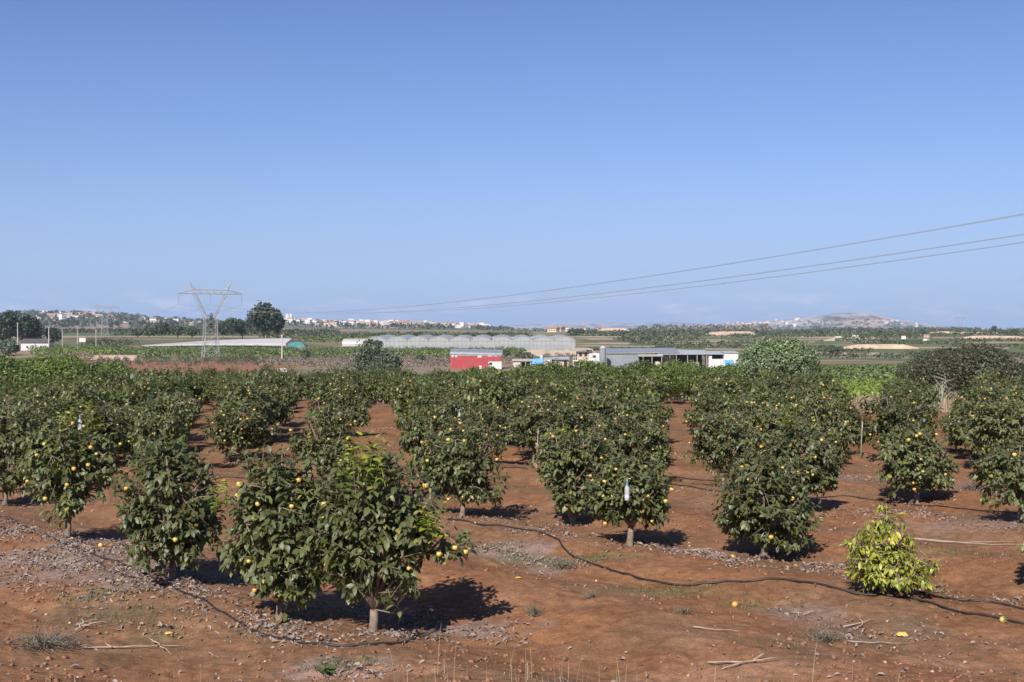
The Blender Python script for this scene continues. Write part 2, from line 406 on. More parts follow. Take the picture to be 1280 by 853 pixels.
# ------------------------------------------------------------------ ground sheet
th_f = np.radians(np.linspace(-29, 29, 530))
th_c = np.radians(np.concatenate([np.linspace(-180, -32, 38), ]))
th = np.concatenate([th_c, th_f, np.radians(np.linspace(32, 176, 36))])
def geo(a, b, q): n = int(math.ceil(math.log(b/a)/math.log(q))); return a*(b/a)**(np.arange(n)/n)
rr = np.concatenate([geo(.5, 9, 1.15), geo(9, 45, 1.0046), geo(45, 200, 1.014), geo(200, 16000, 1.018), [16000]])
def ground():
    nt_, nr = len(th), len(rr)
    T, R = np.meshgrid(th, rr)
    X = (R*np.sin(T)).ravel(); Y = (R*np.cos(T)).ravel()
    Z = hgt(X, Y)
    U = CX+F*X/np.maximum(Y, 1); Vp = HY-(Z-CAMZ)/np.maximum(Y, 1)*F
    # colours of the land itself
    col = np.tile(np.array([.198, .096, .047]), (len(X), 1))
    n1 = fbm(X/3.1, Y/3.1, 61)[:, None]; n2 = fbm(X/.7, Y/.7, 71)[:, None]
    col = col*(.80+.42*n1)
    crust = sstep(.5, .72, n2[:, 0])[:, None]
    col = col*(1-crust*.45)+np.array([.255, .140, .079])*crust*.45
    bw = sstep(.42, .62, fbm(X/2.3+3, Y/1.7, 66, 4))[:, None]*.55
    col = col*(1-bw)+np.array([.175, .108, .066])*bw
    def blend(c, w):
        nonlocal col
        w = np.clip(w, 0, 1)[:, None]; col = col*(1-w)+np.array(c)*w
    nn = fbm(X/.5, Y/.5, 81)
    # litter-grey and algae-green patches of the orchard floor, by place
    near = (Y > 9)&(Y < 70)
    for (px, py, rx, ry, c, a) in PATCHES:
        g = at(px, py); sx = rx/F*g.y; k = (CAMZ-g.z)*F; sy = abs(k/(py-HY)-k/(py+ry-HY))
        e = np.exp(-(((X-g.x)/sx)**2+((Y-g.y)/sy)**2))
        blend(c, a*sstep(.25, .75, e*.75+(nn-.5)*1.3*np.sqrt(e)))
    # valley and fields
    pn = fbm(X/35, Y/22, 91)
    fields = sstep(95, 135, Y)
    g1 = np.array([.13, .125, .06]); 
    w = sstep(.35, .65, pn)
    far = (np.array([.105, .115, .05])*w[:, None]+np.array([.25, .19, .125])*(1-w)[:, None])
    col = col*(1-fields[:, None])+far*fields[:, None]
    red = sstep(95, 125, Y)*(1-sstep(405, 440, Y))*sstep(60, 110, U+30*(pn-.5))*(1-sstep(330, 400, U+60*(pn-.5)))
    blend((.26, .125, .078), red)
    scrub = sstep(250, 290, Y)*(1-sstep(430, 450, Y))*sstep(360, 420, U+60*(pn-.5))*(1-sstep(700, 760, U))
    blend((.235, .18, .135), scrub*.9)
    # far farmland: long strips
    st = vnoise(X/420+5, Y/70, 101)
    stf = sstep(600, 800, Y)
    blend((.095, .115, .05), stf*sstep(.40, .5, st)*.9)
    blend((.34, .25, .18), stf*(1-sstep(.27, .36, st))*.9)
    tz = sstep(430, 470, Y)*(1-sstep(1500, 1900, Y))*sstep(690, 740, U)
    zb = np.interp(Y, KY, KZ)+(fbm(X/60, Y/60, 21)-.5)*1.2*sstep(90, 200, Y)*(1-sstep(900, 1500, Y))
    s_ = zb/.85+(vnoise(X/230, Y/500, 23)-.5)*.9; fr = s_-np.floor(s_)
    blend((.098, .122, .05), tz*.9); blend((.36, .275, .21), tz*sstep(.66, .78, fr)*sstep(.36, .48, vnoise(X/75, np.floor(s_)*3.7, 143)))
    # hills
    hl = sstep(1700, 2200, Y)*(1-sstep(4000, 4400, Y))*(1-sstep(640, 690, U))
    hn = fbm(X/120, Y/160, 111)
    blend((.115, .115, .06), hl*.85); blend((.30, .23, .165), hl*(1-sstep(.38, .5, hn)))
    mt = sstep(4600, 5200, Y)
    blend((.40, .365, .335), mt*.95)
    mn = fbm(X/260, Y/320, 121, 5)
    blend((.10, .10, .065), mt*sstep(.46, .58, mn)*.95)
    ruf = fbm(X/90, Y/140, 131, 4)
    blend((.50, .46, .43), mt*sstep(.50, .66, ruf)*.8)
    q = np.exp(-(((U-1082)/30)**2+((Vp-404)/6.5)**2)**2)
    blend((.47, .335, .26), mt*q*(Y < 7200)*.9)
    V = np.column_stack([X, Y, Z])
    i = np.arange(nr-1)[:, None]*nt_+np.arange(nt_)[None, :]
    j = np.arange(nr-1)[:, None]*nt_+(np.arange(nt_)[None, :]+1) % nt_
    Q = np.stack([i, j, j+nt_, i+nt_], -1).reshape(-1, 4)[:, ::-1]
    V = np.vstack([V, [[0, 0, float(hgt(np.array([0.]), np.array([0.]))[0])]]]); col = np.vstack([col, col[:1]])
    me = bpy.data.meshes.new('ground')
    nfan = nt_
    fan = np.stack([np.full(nt_, len(V)-1), (np.arange(nt_)+1) % nt_, np.arange(nt_)], -1)
    me.vertices.add(len(V)); me.vertices.foreach_set('co', V.astype(np.float32).ravel())
    me.loops.add(len(Q)*4+nfan*3)
    me.loops.foreach_set('vertex_index', np.concatenate([Q.ravel(), fan.ravel()]).astype(np.int32))
    me.polygons.add(len(Q)+nfan)
    ls = np.concatenate([np.arange(len(Q))*4, len(Q)*4+np.arange(nfan)*3]).astype(np.int32)
    me.polygons.foreach_set('loop_start', ls)
    me.polygons.foreach_set('use_smooth', np.ones(len(Q)+nfan, bool))
    a = me.attributes.new('Col', 'FLOAT_COLOR', 'POINT'); a.data.foreach_set('color', np.column_stack([col, np.ones(len(col))]).astype(np.float32).ravel())
    me.materials.append(M['ground']); me.update(calc_edges=True); me.validate()
    return tag(link('ground', me), 'red orchard soil running out to fields, hills and a mountain', 'ground', kind='structure')
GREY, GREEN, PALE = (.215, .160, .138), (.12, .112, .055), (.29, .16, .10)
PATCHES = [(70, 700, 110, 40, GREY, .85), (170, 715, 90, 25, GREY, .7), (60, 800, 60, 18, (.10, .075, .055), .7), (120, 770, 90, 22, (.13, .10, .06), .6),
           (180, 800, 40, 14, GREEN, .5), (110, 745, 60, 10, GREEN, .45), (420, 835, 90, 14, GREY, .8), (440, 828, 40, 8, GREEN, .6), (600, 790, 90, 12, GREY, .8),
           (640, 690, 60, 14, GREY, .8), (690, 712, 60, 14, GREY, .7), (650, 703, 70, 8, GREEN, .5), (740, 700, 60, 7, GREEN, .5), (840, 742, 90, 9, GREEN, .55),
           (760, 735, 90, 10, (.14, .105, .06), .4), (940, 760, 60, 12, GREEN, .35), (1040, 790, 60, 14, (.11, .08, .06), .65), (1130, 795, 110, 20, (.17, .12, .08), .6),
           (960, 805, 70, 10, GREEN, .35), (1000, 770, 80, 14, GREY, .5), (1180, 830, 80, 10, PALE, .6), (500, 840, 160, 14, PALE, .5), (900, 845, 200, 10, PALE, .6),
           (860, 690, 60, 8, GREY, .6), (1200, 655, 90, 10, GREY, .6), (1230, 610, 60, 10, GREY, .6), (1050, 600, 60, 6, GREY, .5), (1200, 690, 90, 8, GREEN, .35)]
ground()

# ------------------------------------------------------------------ persimmon trees
GROUP = 'persimmon trees of the orchard'
_proto = {}
def build_variant(key, lobes, ntw, rng, size=.13, nl=9, simple=False, h0=.36, r0=.05, lean=(0, 0)):
    tips, axes = twigs(lobes, ntw, rng)
    kw = dict(T=DT, Fc=DF, width=1.1) if simple else {}
    cm = crown_mesh('crown', tips, axes, rng, nl, size, **kw)
    tm = branches_mesh('trunk', lobes, tips, axes, rng, h0, r0, lean, sub=.25 if simple else .8, nl=5 if simple else 6)
    _proto[key] = (cm, tm, lobes)
def shoot_mesh(name, n, rng, h=.45, mat='young_leaf', spread=.15, size=.15):
    base = rng.normal(size=(n, 3))*np.array([spread, spread, .03])
    tips = base+np.column_stack([rng.normal(size=n)*.06, rng.normal(size=n)*.06, h*(.6+.5*rng.random(n))])
    ax = unit(tips-base)
    cm = []
    V, Fq, tn = [], [], []
    off = 0
    for b, t, a in zip(base, tips, ax):
        k = 12; s = np.linspace(.1, 1, k)
        P = b+(t-b)*s[:, None]
        ref = unit(np.cross(a, rng.normal(size=3))); ref2 = np.cross(a, ref); ang = np.arange(k)*2.4
        rad = ref[None]*np.cos(ang)[:, None]+ref2[None]*np.sin(ang)[:, None]
        D = rad*.8+a*.55*s[:, None]+np.array([0, 0, -.12]); N = unit(a+rad*-.2+rng.normal(size=(k, 3))*.2)
        v, f = leaf_arrays(P, D, N, size*(1.05-.45*s))
        V.append(v); Fq += [tuple(i+off for i in q) for q in f]; off += len(v); tn.append(np.repeat(np.clip(rng.random(k)*.5+s*.4, 0, 1), len(LT)))
        # the stalk
        sd = unit(np.cross(a, [1, .3, .1]))*.006; sd2 = np.cross(a, sd)
        v = np.array([b+sd, b-sd*.5+sd2, b-sd*.5-sd2, t]); V.append(v); Fq += [(off, off+1, off+3), (off+1, off+2, off+3), (off+2, off, off+3)]; off += 4; tn.append(np.full(4, .2))
    return mesh(name, np.concatenate(V), Fq, mat, None, True, np.concatenate(tn))
def L(cx, cy, cz, rx, ry, rz): return (cx, cy, cz, rx, ry, rz)
# unit crowns: half-width 1 (x), height 1 (z, from the ground); scaled per tree in construction so that leaves keep their size
def scale_lobes(ls, hw, h): return [(a*hw, b*hw, c*h, rx*hw, ry*hw, rz*h) for a, b, c, rx, ry, rz in ls]
ROUND = [(0, 0, .56, .88, .88, .42), (-.4, .1, .62, .5, .5, .26), (.42, -.1, .5, .5, .5, .28)]
VASE = [(0, 0, .60, .82, .82, .38), (-.35, -.15, .72, .5, .5, .24), (.38, .1, .68, .52, .5, .26), (.1, -.2, .34, .5, .5, .2)]
LOW = [(0, 0, .50, .9, .85, .44), (.3, -.2, .3, .55, .5, .22), (-.35, .1, .42, .55, .5, .28), (.05, 0, .8, .45, .45, .18)]
TALL = [(0, 0, .52, .75, .75, .4), (.1, 0, .78, .5, .5, .22), (-.42, 0, .46, .5, .5, .26), (.45, .1, .42, .45, .45, .24)]
SHAPES = [ROUND, VASE, LOW, TALL]
def persimmon(loc, key, label, nf, rng, rz=0, sc=1.0, orange=.25, group=GROUP, spots=None):
    cm, tm, lobes = _proto[key]
    t = thing('persimmon_tree', label, 'fruit tree', loc, rz, group)
    t.scale = (sc, sc, sc)
    link('trunk', tm, t); link('crown', cm, t)
    for p in (spots if spots is not None else fruit_spots(lobes, nf, rng)):
        f = link('fruit', FRUIT[1 if rng.random() < orange else 0], t, tuple(p), rng.uniform(0, 6), (rng.uniform(.60, .98),)*3)
    return t
def tree_px(x, yb, yt, hw):
    g = at(x, yb); k = g.y/F
    return g, (yb-yt)*k, hw*k
NEAR = [  # x, base row, top row, half width, shape, twigs, fruits, label
    (83, 672, 522, 64, 1, 330, 12, 'broad persimmon tree with two yellow-green shoots on top, at the left'),
    (213, 727, 550, 74, 2, 330, 10, 'rounded persimmon tree on a pale straight trunk among dead leaves, left of the merged pair'),
    (348, 777, 560, 70, 2, 330, 15, 'persimmon tree whose crown touches the ground, left of the merged front pair'),
    (465, 793, 564, 68, 0, 360, 13, 'front persimmon tree with bright shoots on top and a long low branch to the right'),
    (5, 632, 502, 46, 3, 260, 5, 'dark leafy persimmon tree cut off by the left picture edge'),
    (577, 646, 520, 50, 2, 290, 12, 'dense persimmon tree with long shadow, left of the bare corridor in the centre'),
    (539, 624, 508, 46, 0, 240, 12, 'persimmon tree touching the back of the dense centre one, its trunk half hidden'),
    (717, 656, 532, 54, 1, 300, 10, 'persimmon tree on a thick leaning forked trunk beside the bottle-trap tree'),
    (787, 683, 572, 54, 0, 300, 15, 'small persimmon tree with a clear bottle trap hanging in it'),
    (955, 698, 565, 60, 2, 340, 14, 'full persimmon tree with skirts to the ground, behind the black hose, right of centre'),
    (1003, 645, 530, 52, 0, 290, 16, 'persimmon tree with a yellow-leaved tip, close behind the full skirted one'),
    (1146, 630, 525, 46, 2, 280, 15, 'narrow persimmon tree standing alone behind the yellow-green sapling'),
    (1276, 655, 545, 52, 0, 260, 14, 'persimmon tree half cut by the right picture edge with orange fruit'),
    (1345, 744, 590, 68, 1, 260, 6, 'persimmon tree beyond the right edge, only its shadow and a branch tip showing'),
]
MID = [
    (62, 556, 482, 34, 'persimmon tree behind the broad one with two shoots'),
    (118, 552, 478, 36, 'persimmon tree behind the two-shoot tree, further right'),
    (155, 574, 505, 36, 'low persimmon tree between the two-shoot tree and the bare red corridor'),
    (222, 556, 486, 31, 'persimmon tree on the left side of the left red corridor'),
    (298, 578, 498, 44, 'dark-centred persimmon tree on the right side of the left red corridor'),
    (344, 546, 478, 34, 'persimmon tree just left of the narrow second corridor'),
    (412, 606, 500, 50, 'tall persimmon tree behind the front pair, left of the wide bare corridor'),
    (428, 548, 474, 33, 'persimmon tree behind the tall one, left of the wide corridor'),
    (610, 580, 500, 36, 'persimmon tree with a small white bottle trap, behind the dense centre tree'),
    (535, 560, 484, 36, 'persimmon tree on the right side of the wide bare corridor'),
    (668, 578, 494, 40, 'persimmon tree with a pale stake under its crown, right of the bare gap'),
    (772, 604, 518, 44, 'persimmon tree with a dark hollow centre behind the bottle-trap tree'),
    (815, 600, 520, 33, 'persimmon tree beside the right centre corridor, left side'),
    (742, 556, 484, 36, 'persimmon tree in the second line behind the forked-trunk tree'),
    (905, 612, 510, 44, 'persimmon tree on the right side of the right centre corridor'),
    (945, 570, 490, 42, 'persimmon tree behind the full skirted one with many small fruits'),
    (1055, 571, 496, 36, 'persimmon tree with a pale stake and a dark shadow band beneath'),
    (1008, 556, 486, 36, 'persimmon tree with a white bottle trap, left of the staked one'),
    (1122, 577, 492, 44, 'persimmon tree behind the narrow lone one, left of the dry grass gap'),
    (1236, 578, 494, 46, 'persimmon tree in front of the big dark bush, heavy with fruit'),
    (1196, 566, 510, 22, 'small low persimmon tree in front of the dry grass gap'),
    (1288, 566, 480, 38, 'persimmon tree at the right picture edge in front of the dark bush'),
]
rng = np.random.default_rng(21)
NEAR_OBJ = []
for i, (x, yb, yt, hw, sh, ntw, nf, lab) in enumerate(NEAR):
    g, h, w = tree_px(x, yb, yt, hw)
    lobes = scale_lobes(SHAPES[sh], w*1.18, h*1.03)
    for _ in range(3):
        a_ = rng.uniform(0, 6.28); lobes.append((math.cos(a_)*w*.75, math.sin(a_)*w*.6, h*rng.uniform(.35, .85), w*rng.uniform(.3, .5), w*rng.uniform(.3, .5), h*rng.uniform(.12, .2)))
    if i == 3: lobes += [(.90, -.05, 1.08, .42, .26, .20), (-.35, 0, 1.5, .3, .3, .3), (-.48, .1, 1.1, .45, .4, .5)]
    if i == 2: lobes += [(.38, .2, 1.55, .35, .35, .3), (.5, -.05, 1.15, .45, .4, .5)]
    build_variant('near%d' % i, lobes, int(ntw*1.4), rng, size=.135, nl=9, h0=.30 if sh != 2 else .24, r0=.052, lean=(-.09, 0) if i == 7 else (.02, 0))
    NEAR_OBJ.append(persimmon(g, 'near%d' % i, lab, int(nf*1.5), rng))
for q_ in [(.80, -.26, 1.00), (.98, -.18, 1.06), (1.10, -.12, 1.0)]:
    link('fruit', FRUIT[0], NEAR_OBJ[3], q_, 0, (.8,)*3)
def shoots(i, x, y, z, n, h, spread, mat='young_leaf', size=.15, seed=1):
    r = np.random.default_rng(seed)
    for _ in range(n):
        b = r.normal(size=3)*[spread, spread, .03]
        link('young_shoot', shoot_mesh('young_shoot', 1, r, h, mat, .001, size), NEAR_OBJ[i], (x+b[0], y+b[1], z+b[2]))
shoots(3, -.10, -.1, 1.80, 13, .62, .15, seed=3); shoots(3, .70, -.22, 1.20, 7, .28, .09, seed=4)
shoots(0, .0, 0, 1.83, 3, .40, .05, seed=5); shoots(0, .42, 0, 1.78, 3, .45, .05, seed=6)
shoots(1, .1, 0, 1.75, 3, .25, .08, seed=7); shoots(2, -.62, -.1, 1.42, 3, .40, .05, seed=8)
shoots(10, -.25, -.1, 1.72, 4, .38, .07, seed=9); shoots(7, -.1, 0, 1.75, 2, .25, .1, seed=10)
# shared crowns for the middle and far trees
for k in range(9):
    r = np.random.default_rng(100+k)
    ex = [(math.cos(a_)*.7, math.sin(a_)*.7, z_, .45, .45, .18) for a_, z_ in zip(r.uniform(0, 6.28, 4), r.uniform(.35, .9, 4))]
    build_variant('mid%d' % k, scale_lobes(SHAPES[k % 4]+ex, 1.0, 2.05), 420, r, size=.14, nl=8, h0=.3)
for k in range(5):
    r = np.random.default_rng(200+k)
    ex = [(math.cos(a_)*.7, math.sin(a_)*.7, z_, .45, .45, .18) for a_, z_ in zip(r.uniform(0, 6.28, 4), r.uniform(.35, .9, 4))]
    build_variant('far%d' % k, scale_lobes(SHAPES[(k+1) % 4]+ex, 1.06, 2.1), 350, r, size=.185, nl=7, simple=True, h0=.3)
PLACED = [(o.location.x, o.location.y) for o in NEAR_OBJ]
MID_OBJ = []
for i, (x, yb, yt, hw, lab) in enumerate(MID):
    g, h, w = tree_px(x, yb, yt, hw)
    t = persimmon(g, 'mid%d' % (i % 9), lab, int(rng.integers(22, 34)), rng, rng.uniform(0, 6.28), 1.0, .3)
    t.scale = (w/.95, w/.95, h/2.08)
    PLACED.append((g.x, g.y)); MID_OBJ.append(t)
CORR = [[(268, 575, 12), (255, 520, 11), (240, 485, 8)], [(352, 565, 6), (375, 535, 10), (378, 505, 8), (392, 485, 6)], [(485, 600, 16), (472, 530, 17), (455, 495, 9), (450, 482, 5)],
        [(640, 600, 16), (636, 555, 8)], [(860, 620, 30), (850, 540, 19), (842, 500, 8)], [(1090, 540, 12), (1088, 500, 18), (1086, 472, 18)], [(1186, 560, 12), (1180, 515, 14), (1178, 484, 14)],
        [(1085, 620, 20), (1070, 590, 14)]]
def in_corridor(x, yb, yt, hw):
    for c in CORR:
        for (xa, ya, wa), (xb, yb2, wb) in zip(c[:-1], c[1:]):
            for t in np.linspace(0, 1, 7):
                cx, cy, cw = xa+(xb-xa)*t, ya+(yb2-ya)*t, wa+(wb-wa)*t
                if yt-2 < cy < yb-1 and abs(x-cx) < hw*1.0+cw*.5: return True
    return False
def zone(px, Y):
    if px < 165: return 'persimmon tree in the dense rows below the bright green trees at left'
    if px < 265: return 'persimmon tree in the back rows below the large pylon, left of the red corridor'
    if px < 455: return 'persimmon tree in the back rows between the left corridor and the wide corridor'
    if px < 640: return 'persimmon tree in the dense back rows in front of the red building'
    if px < 845: return 'persimmon tree in the dense back rows in front of the grey farm sheds'
    if px < 1085: return 'persimmon tree in the back rows around the foot of the pale round tree'
    return 'persimmon tree in the back rows in front of the large dark bush'
nfar = 0
cand = []
for _ in range(11000):
    Y = 24+66*rng.random()**.8; cand.append(np.array([(rng.random()*2-1)*.462*Y, Y]))
for p in cand:
    if not (24 < p[1] < 89): continue
    if abs(p[0]/p[1]) > .462: continue
    px = CX+F*p[0]/p[1]
    lim = np.interp(px, [0, 100, 150, 185, 470, 500, 900, 1000, 1060, 1280], [48, 52, 60, 88, 88, 66, 63, 61, 56, 57])
    if p[1] > lim: continue
    if min((q[0]-p[0])**2+(q[1]-p[1])**2 for q in PLACED) < (1.6 if p[1] < 35 else (1.65 if px < 470 else 1.9))**2: continue
    z = zat(*p); h = rng.uniform(1.75, 2.25); w = rng.uniform(.82, 1.06)
    _, yb = px_of(p[0], p[1], z); _, yt = px_of(p[0], p[1], z+h)
    if p[1] < 70 and in_corridor(px, yb, yt, F*w/p[1]): continue
    if p[1] < 36 and yb > 592: continue
    far = p[1] > 34
    k = ('far%d' % int(rng.integers(5))) if far else ('mid%d' % int(rng.integers(9)))
    t = persimmon((p[0], p[1], z), k, zone(px, p[1]), (int(rng.integers(3, 6)) if p[1] > 62 else int(rng.integers(5, 11))) if far else int(rng.integers(15, 25)), rng, rng.uniform(0, 6.28), 1, .35)
    t.scale = (w, w, h/2.05)
    PLACED.append(tuple(p)); nfar += 1
print('far persimmons', nfar, 'all', len(PLACED))

# ------------------------------------------------------------------ other plants
def clump_arrays(lobes, n, rng, size, inner=.5, lump=.25, T=DT, Fc=DF, zmin=.05, up=.4):
    W = np.array([l[3]*l[4]*l[5] for l in lobes])**.67; W /= W.sum()
    Ps, Ds, Ns = [], [], []
    for l, w in zip(lobes, W):
        k = max(4, int(n*w)); d = unit(rng.normal(size=(k, 3)))
        u = 1-inner*rng.random(k)**1.5
        P = np.array(l[:3])+d*np.array(l[3:6])*(u*lumpy(d, rng, lump, 6, 4.5))[:, None]
        ok = P[:, 2] > zmin
        Ps.append(P[ok]); Ds.append((unit(np.cross(d, rng.normal(size=(k, 3))))+d*.45)[ok]); Ns.append(unit(d+np.array([0, 0, up])+rng.normal(size=(k, 3))*.4)[ok])
    P, D, N = map(np.concatenate, (Ps, Ds, Ns))
    Lz = size*(.6+.7*rng.random(len(P)))
    V, Fq = leaf_arrays(P, D, N, Lz, T, Fc, 1.25)
    return V, Fq, np.repeat(np.clip(rng.normal(.45, .22, len(P)), 0, 1), len(T))
def clump_crown(name, lobes, n, rng, size, mat, **k):
    V, Fq, t = clump_arrays(lobes, n, rng, size, **k)
    return mesh(name, V, Fq, mat, None, False, t)
def stem_mesh(name, lobes, h0, r0, rng, mat='bark', nl=6):
    mb = MB(); top = Vector((0, 0, h0))
    mb.tube([(0, 0, -.3), (0, 0, h0*.5), top], [r0*1.25, r0, r0*.85], 8)
    for l in lobes:
        for q in range(nl if l is lobes[0] else 2):
            a = rng.uniform(0, 6.28)
            e = Vector(l[:3])+Vector((math.cos(a)*l[3]*.6, math.sin(a)*l[4]*.6, rng.uniform(-.2, .6)*l[5]))
            mid = top.lerp(e, .5)+Vector((rng.normal()*.03, rng.normal()*.03, .06))*h0
            mb.tube([top, mid, e], [r0*.5, r0*.32, r0*.1], 5)
    return mb.mesh(name, [mat], True)
def sub_lobes(rng, n, R, H, z0, r=.38):
    out = []
    for _ in range(n):
        d = unit(rng.normal(size=3)); d[2] = abs(d[2])*1.1-.25
        out.append((d[0]*R*.66, d[1]*R*.66, z0+H*.5+d[2]*H*.38, R*r*rng.uniform(.75, 1.2), R*r*rng.uniform(.75, 1.2), H*r*.62*rng.uniform(.8, 1.2)))
    return [(0, 0, z0+H*.5, R*.66, R*.66, H*.42)]+out
def make_plant(name, label, cat, loc, crown, stem, group=None, rz=0, sc=1):
    t = thing(name, label, cat, loc, rz, group); t.scale = (sc, sc, sc) if not isinstance(sc, tuple) else sc
    link('trunk', stem, t); link('crown', crown, t); return t
# bright green citrus trees: three shared crowns
CIT = []
for k in range(4):
    r = np.random.default_rng(300+k); lb = sub_lobes(r, 12, 1.6, 2.4, .2)
    CIT.append((clump_crown('crown', lb, 5000, r, .13, 'citrus_leaf', inner=.35), stem_mesh('trunk', lb, .5, .08, r)))
def citrus_block(x0, x1, ya, yb, step, label, group, lim=200, edge=None):
    n = 0
    y = ya
    row = 0
    while y < yb:
        xs = np.arange(x0*y, x1*y, step)+((row % 2)*step*.5)
        for x in xs:
            xx, yy = x+rng.normal()*.25, y+rng.normal()*.25
            if edge and not edge(CX+F*xx/yy, yy): continue
            k = int(rng.integers(4)); s = rng.uniform(.85, 1.1)*(float(np.interp(yy, [60, 110], [1.0, 1.2])) if x0 < -.3 else float(np.interp(yy, [60, 90, 150, 170], [.84, .98, 1.22, 1.3]))*(.88 if CX+F*xx/yy < 640 else 1.02))
            make_plant('bright_green_tree', label, 'tree', (xx, yy, zat(xx, yy)), *CIT[k], group, rng.uniform(0, 6.28), (s, s, s*rng.uniform(.9, 1.1)))
            n += 1
        y += step*(1.15+.004*(y-60)); row += 1
    return n
n1 = citrus_block(-.46, -.31, 58, 108, 2.9, 'bushy bright green tree in the grove behind the orchard at the far left', 'bright green grove at left',
                  edge=lambda px, Y: px < np.interp(Y, [58, 70, 100], [75, 125, 160]))
n2 = citrus_block(-.12, .20, 70, 170, 3.3, 'bushy bright green tree in the grove between the orchard and the farm buildings', 'bright green grove before the buildings',
                  edge=lambda px, Y: np.interp(Y, [70, 150], [540, 470]) < px < 925)
print('citrus', n1, n2)
# pale round tree
r = np.random.default_rng(401); g = Vector((16.9, 76, zat(16.9, 76)))
lb = sub_lobes(r, 38, 3.2, 3.9, .3, .25)
make_plant('pale_round_tree', 'large round pale sage-green tree rising behind the persimmon rows', 'tree', g, clump_crown('crown', lb, 19000, r, .155, 'pale_leaf', inner=.25), stem_mesh('trunk', lb, .9, .16, r))
g = Vector((26.6, 70, zat(26.6, 70)))
r = np.random.default_rng(402); lb = sub_lobes(r, 46, 4.2, 3.55, .0, .32)
make_plant('dark_bush', 'large dark domed bush at the right behind the fruit trees', 'bush', g, clump_crown('crown', lb, 24000, r, .13, 'dark_leaf', inner=.22), stem_mesh('trunk', lb, .7, .15, r))
# olive-grey trees left of the red building
for (x, Y, R, H, lab) in [(-24.6, 205, 3.4, 7.6, 'olive-green tree with two domes left of the red building, taller dome'), (-20.6, 200, 2.7, 5.6, 'lower olive-green tree touching the right side of the taller one'),
                          (-22.0, 190, 3.0, 3.8, 'low dark green shrub at the foot of the olive-green trees')]:
    r = np.random.default_rng(int(Y)); lb = sub_lobes(r, 14, R, H, .2)
    make_plant('olive_tree', lab, 'tree', (x, Y, zat(x, Y)), clump_crown('crown', lb, 2600, r, .42, 'olive_leaf', inner=.35), stem_mesh('trunk', lb, 1.2, .2, r))
# dead white branches before the dark bush
t = thing('dead_tree', 'bare bleached dead branches in front of the dark bush', 'dead tree', (22.9, 64, zat(22.9, 64)))
mb = MB(); r = np.random.default_rng(5)
for (a, b_, h) in [(-.5, .1, 1.2), (.1, 0, 1.75), (.5, .2, 1.9), (-.1, .2, 1.5), (.8, 0, 1.3)]:
    e = Vector((a*.8, b_, h)); m = Vector((a*.35, b_, h*.55))
    e = e*.82; m = m*.82; mb.tube([(0, 0, -.1), m, e], [.06, .04, .015], 6)
    for q in range(3):
        s = m.lerp(e, .3+.25*q); mb.tube([s, s+Vector((r.normal()*.22, 0, .3)), s+Vector((r.normal()*.4, 0, .5))], [.024, .016, .006], 5)
mb.obj('trunk', ['dead_wood'], t, True)
# straw grass behind the orchard and at the bottom edge
def blades(name, pts, hs, rng, mat, w=.006, bend=.25, kind='stuff', label='', cat='grass'):
    V, Fq, T = [], [], []
    for p, h in zip(pts, hs):
        a = rng.uniform(0, 6.28); d = np.array([math.cos(a), math.sin(a), 0]); s = np.array([-d[1], d[0], 0])*w
        p = np.array(p); n = len(V)*0+sum(len(v) for v in V)
        k = rng.uniform(.2, 1)*bend*h
        m1, m2, m3 = p+np.array([0, 0, h*.4])+d*k*.2, p+np.array([0, 0, h*.75])+d*k*.55, p+np.array([0, 0, h])+d*k
        V.append(np.array([p-s, p+s, m1-s*.8, m1+s*.8, m2-s*.5, m2+s*.5, m3])); Fq += [(n, n+1, n+3, n+2), (n+2, n+3, n+5, n+4), (n+4, n+5, n+6)]
        T.append(np.full(7, rng.random()))
    me = mesh(name, np.concatenate(V), Fq, mat, None, False, np.concatenate(T))
    return tag(link(name, me), label, cat, None, kind)
r = np.random.default_rng(6); pts, hs = [], []
for (px, Y, sx, sy, n, h) in [(1098, 63, 1.2, 2.0, 900, .8), (1180, 62, .9, 1.6, 700, .75), (1072, 66, 1.0, 1.5, 300, .7)]:
    for _ in range(n):
        y = Y+r.normal()*sy*.6; x = (px-CX)/F*Y+r.normal()*sx*.6
        pts.append((x, y, zat(x, y)-.02)); hs.append(h*r.uniform(.5, 1.2))
blades('dry_grass', pts, hs, r, 'straw', .012, .4, label='tall dry straw-coloured grass at the back edge of the orchard')
pts, hs = [], []
for _ in range(210):
    px = r.uniform(-20, 1300); 
    if r.random() < .82: px = r.choice([250, 640, 690, 760, 860, 930, 1010, 560, 480])+r.normal()*28
    y = r.uniform(10.2, 12.0); x = (px-CX)/F*y
    pts.append((x, y, zat(x, y)-.02)); hs.append(r.uniform(.12, .42)*(1.5 if r.random() < .12 else 1))
blades('dry_grass_stalks', pts, hs, r, 'straw', .0032, .3, label='thin dry grass stalks along the bottom edge of the photo')
pts, hs = [], []
for (px, py, n, s, h) in [(620, 690, 160, .35, .06), (700, 705, 100, .3, .05), (740, 698, 80, .2, .05), (850, 741, 240, .5, .05), (660, 700, 120, .4, .05), (160, 770, 140, .4, .06), (110, 745, 80, .3, .05), (430, 830, 120, .25, .05), (940, 758, 90, .25, .05),
                          (955, 803, 60, .3, .04), (200, 780, 80, .3, .05), (1180, 690, 160, .6, .06), (60, 690, 60, .3, .05), (920, 585, 180, .5, .14), (1070, 710, 60, .2, .05)]:
    g = at(px, py)
    for _ in range(n):
        x, y = g.x+r.normal()*s, g.y+r.normal()*s*.55
        pts.append((x, y, zat(x, y)-.01)); hs.append(h*r.uniform(.5, 1.4))
blades('weeds', pts, hs, r, 'green_weed', .006, .9, label='low sparse green weeds scattered on the bare soil', cat='weeds')

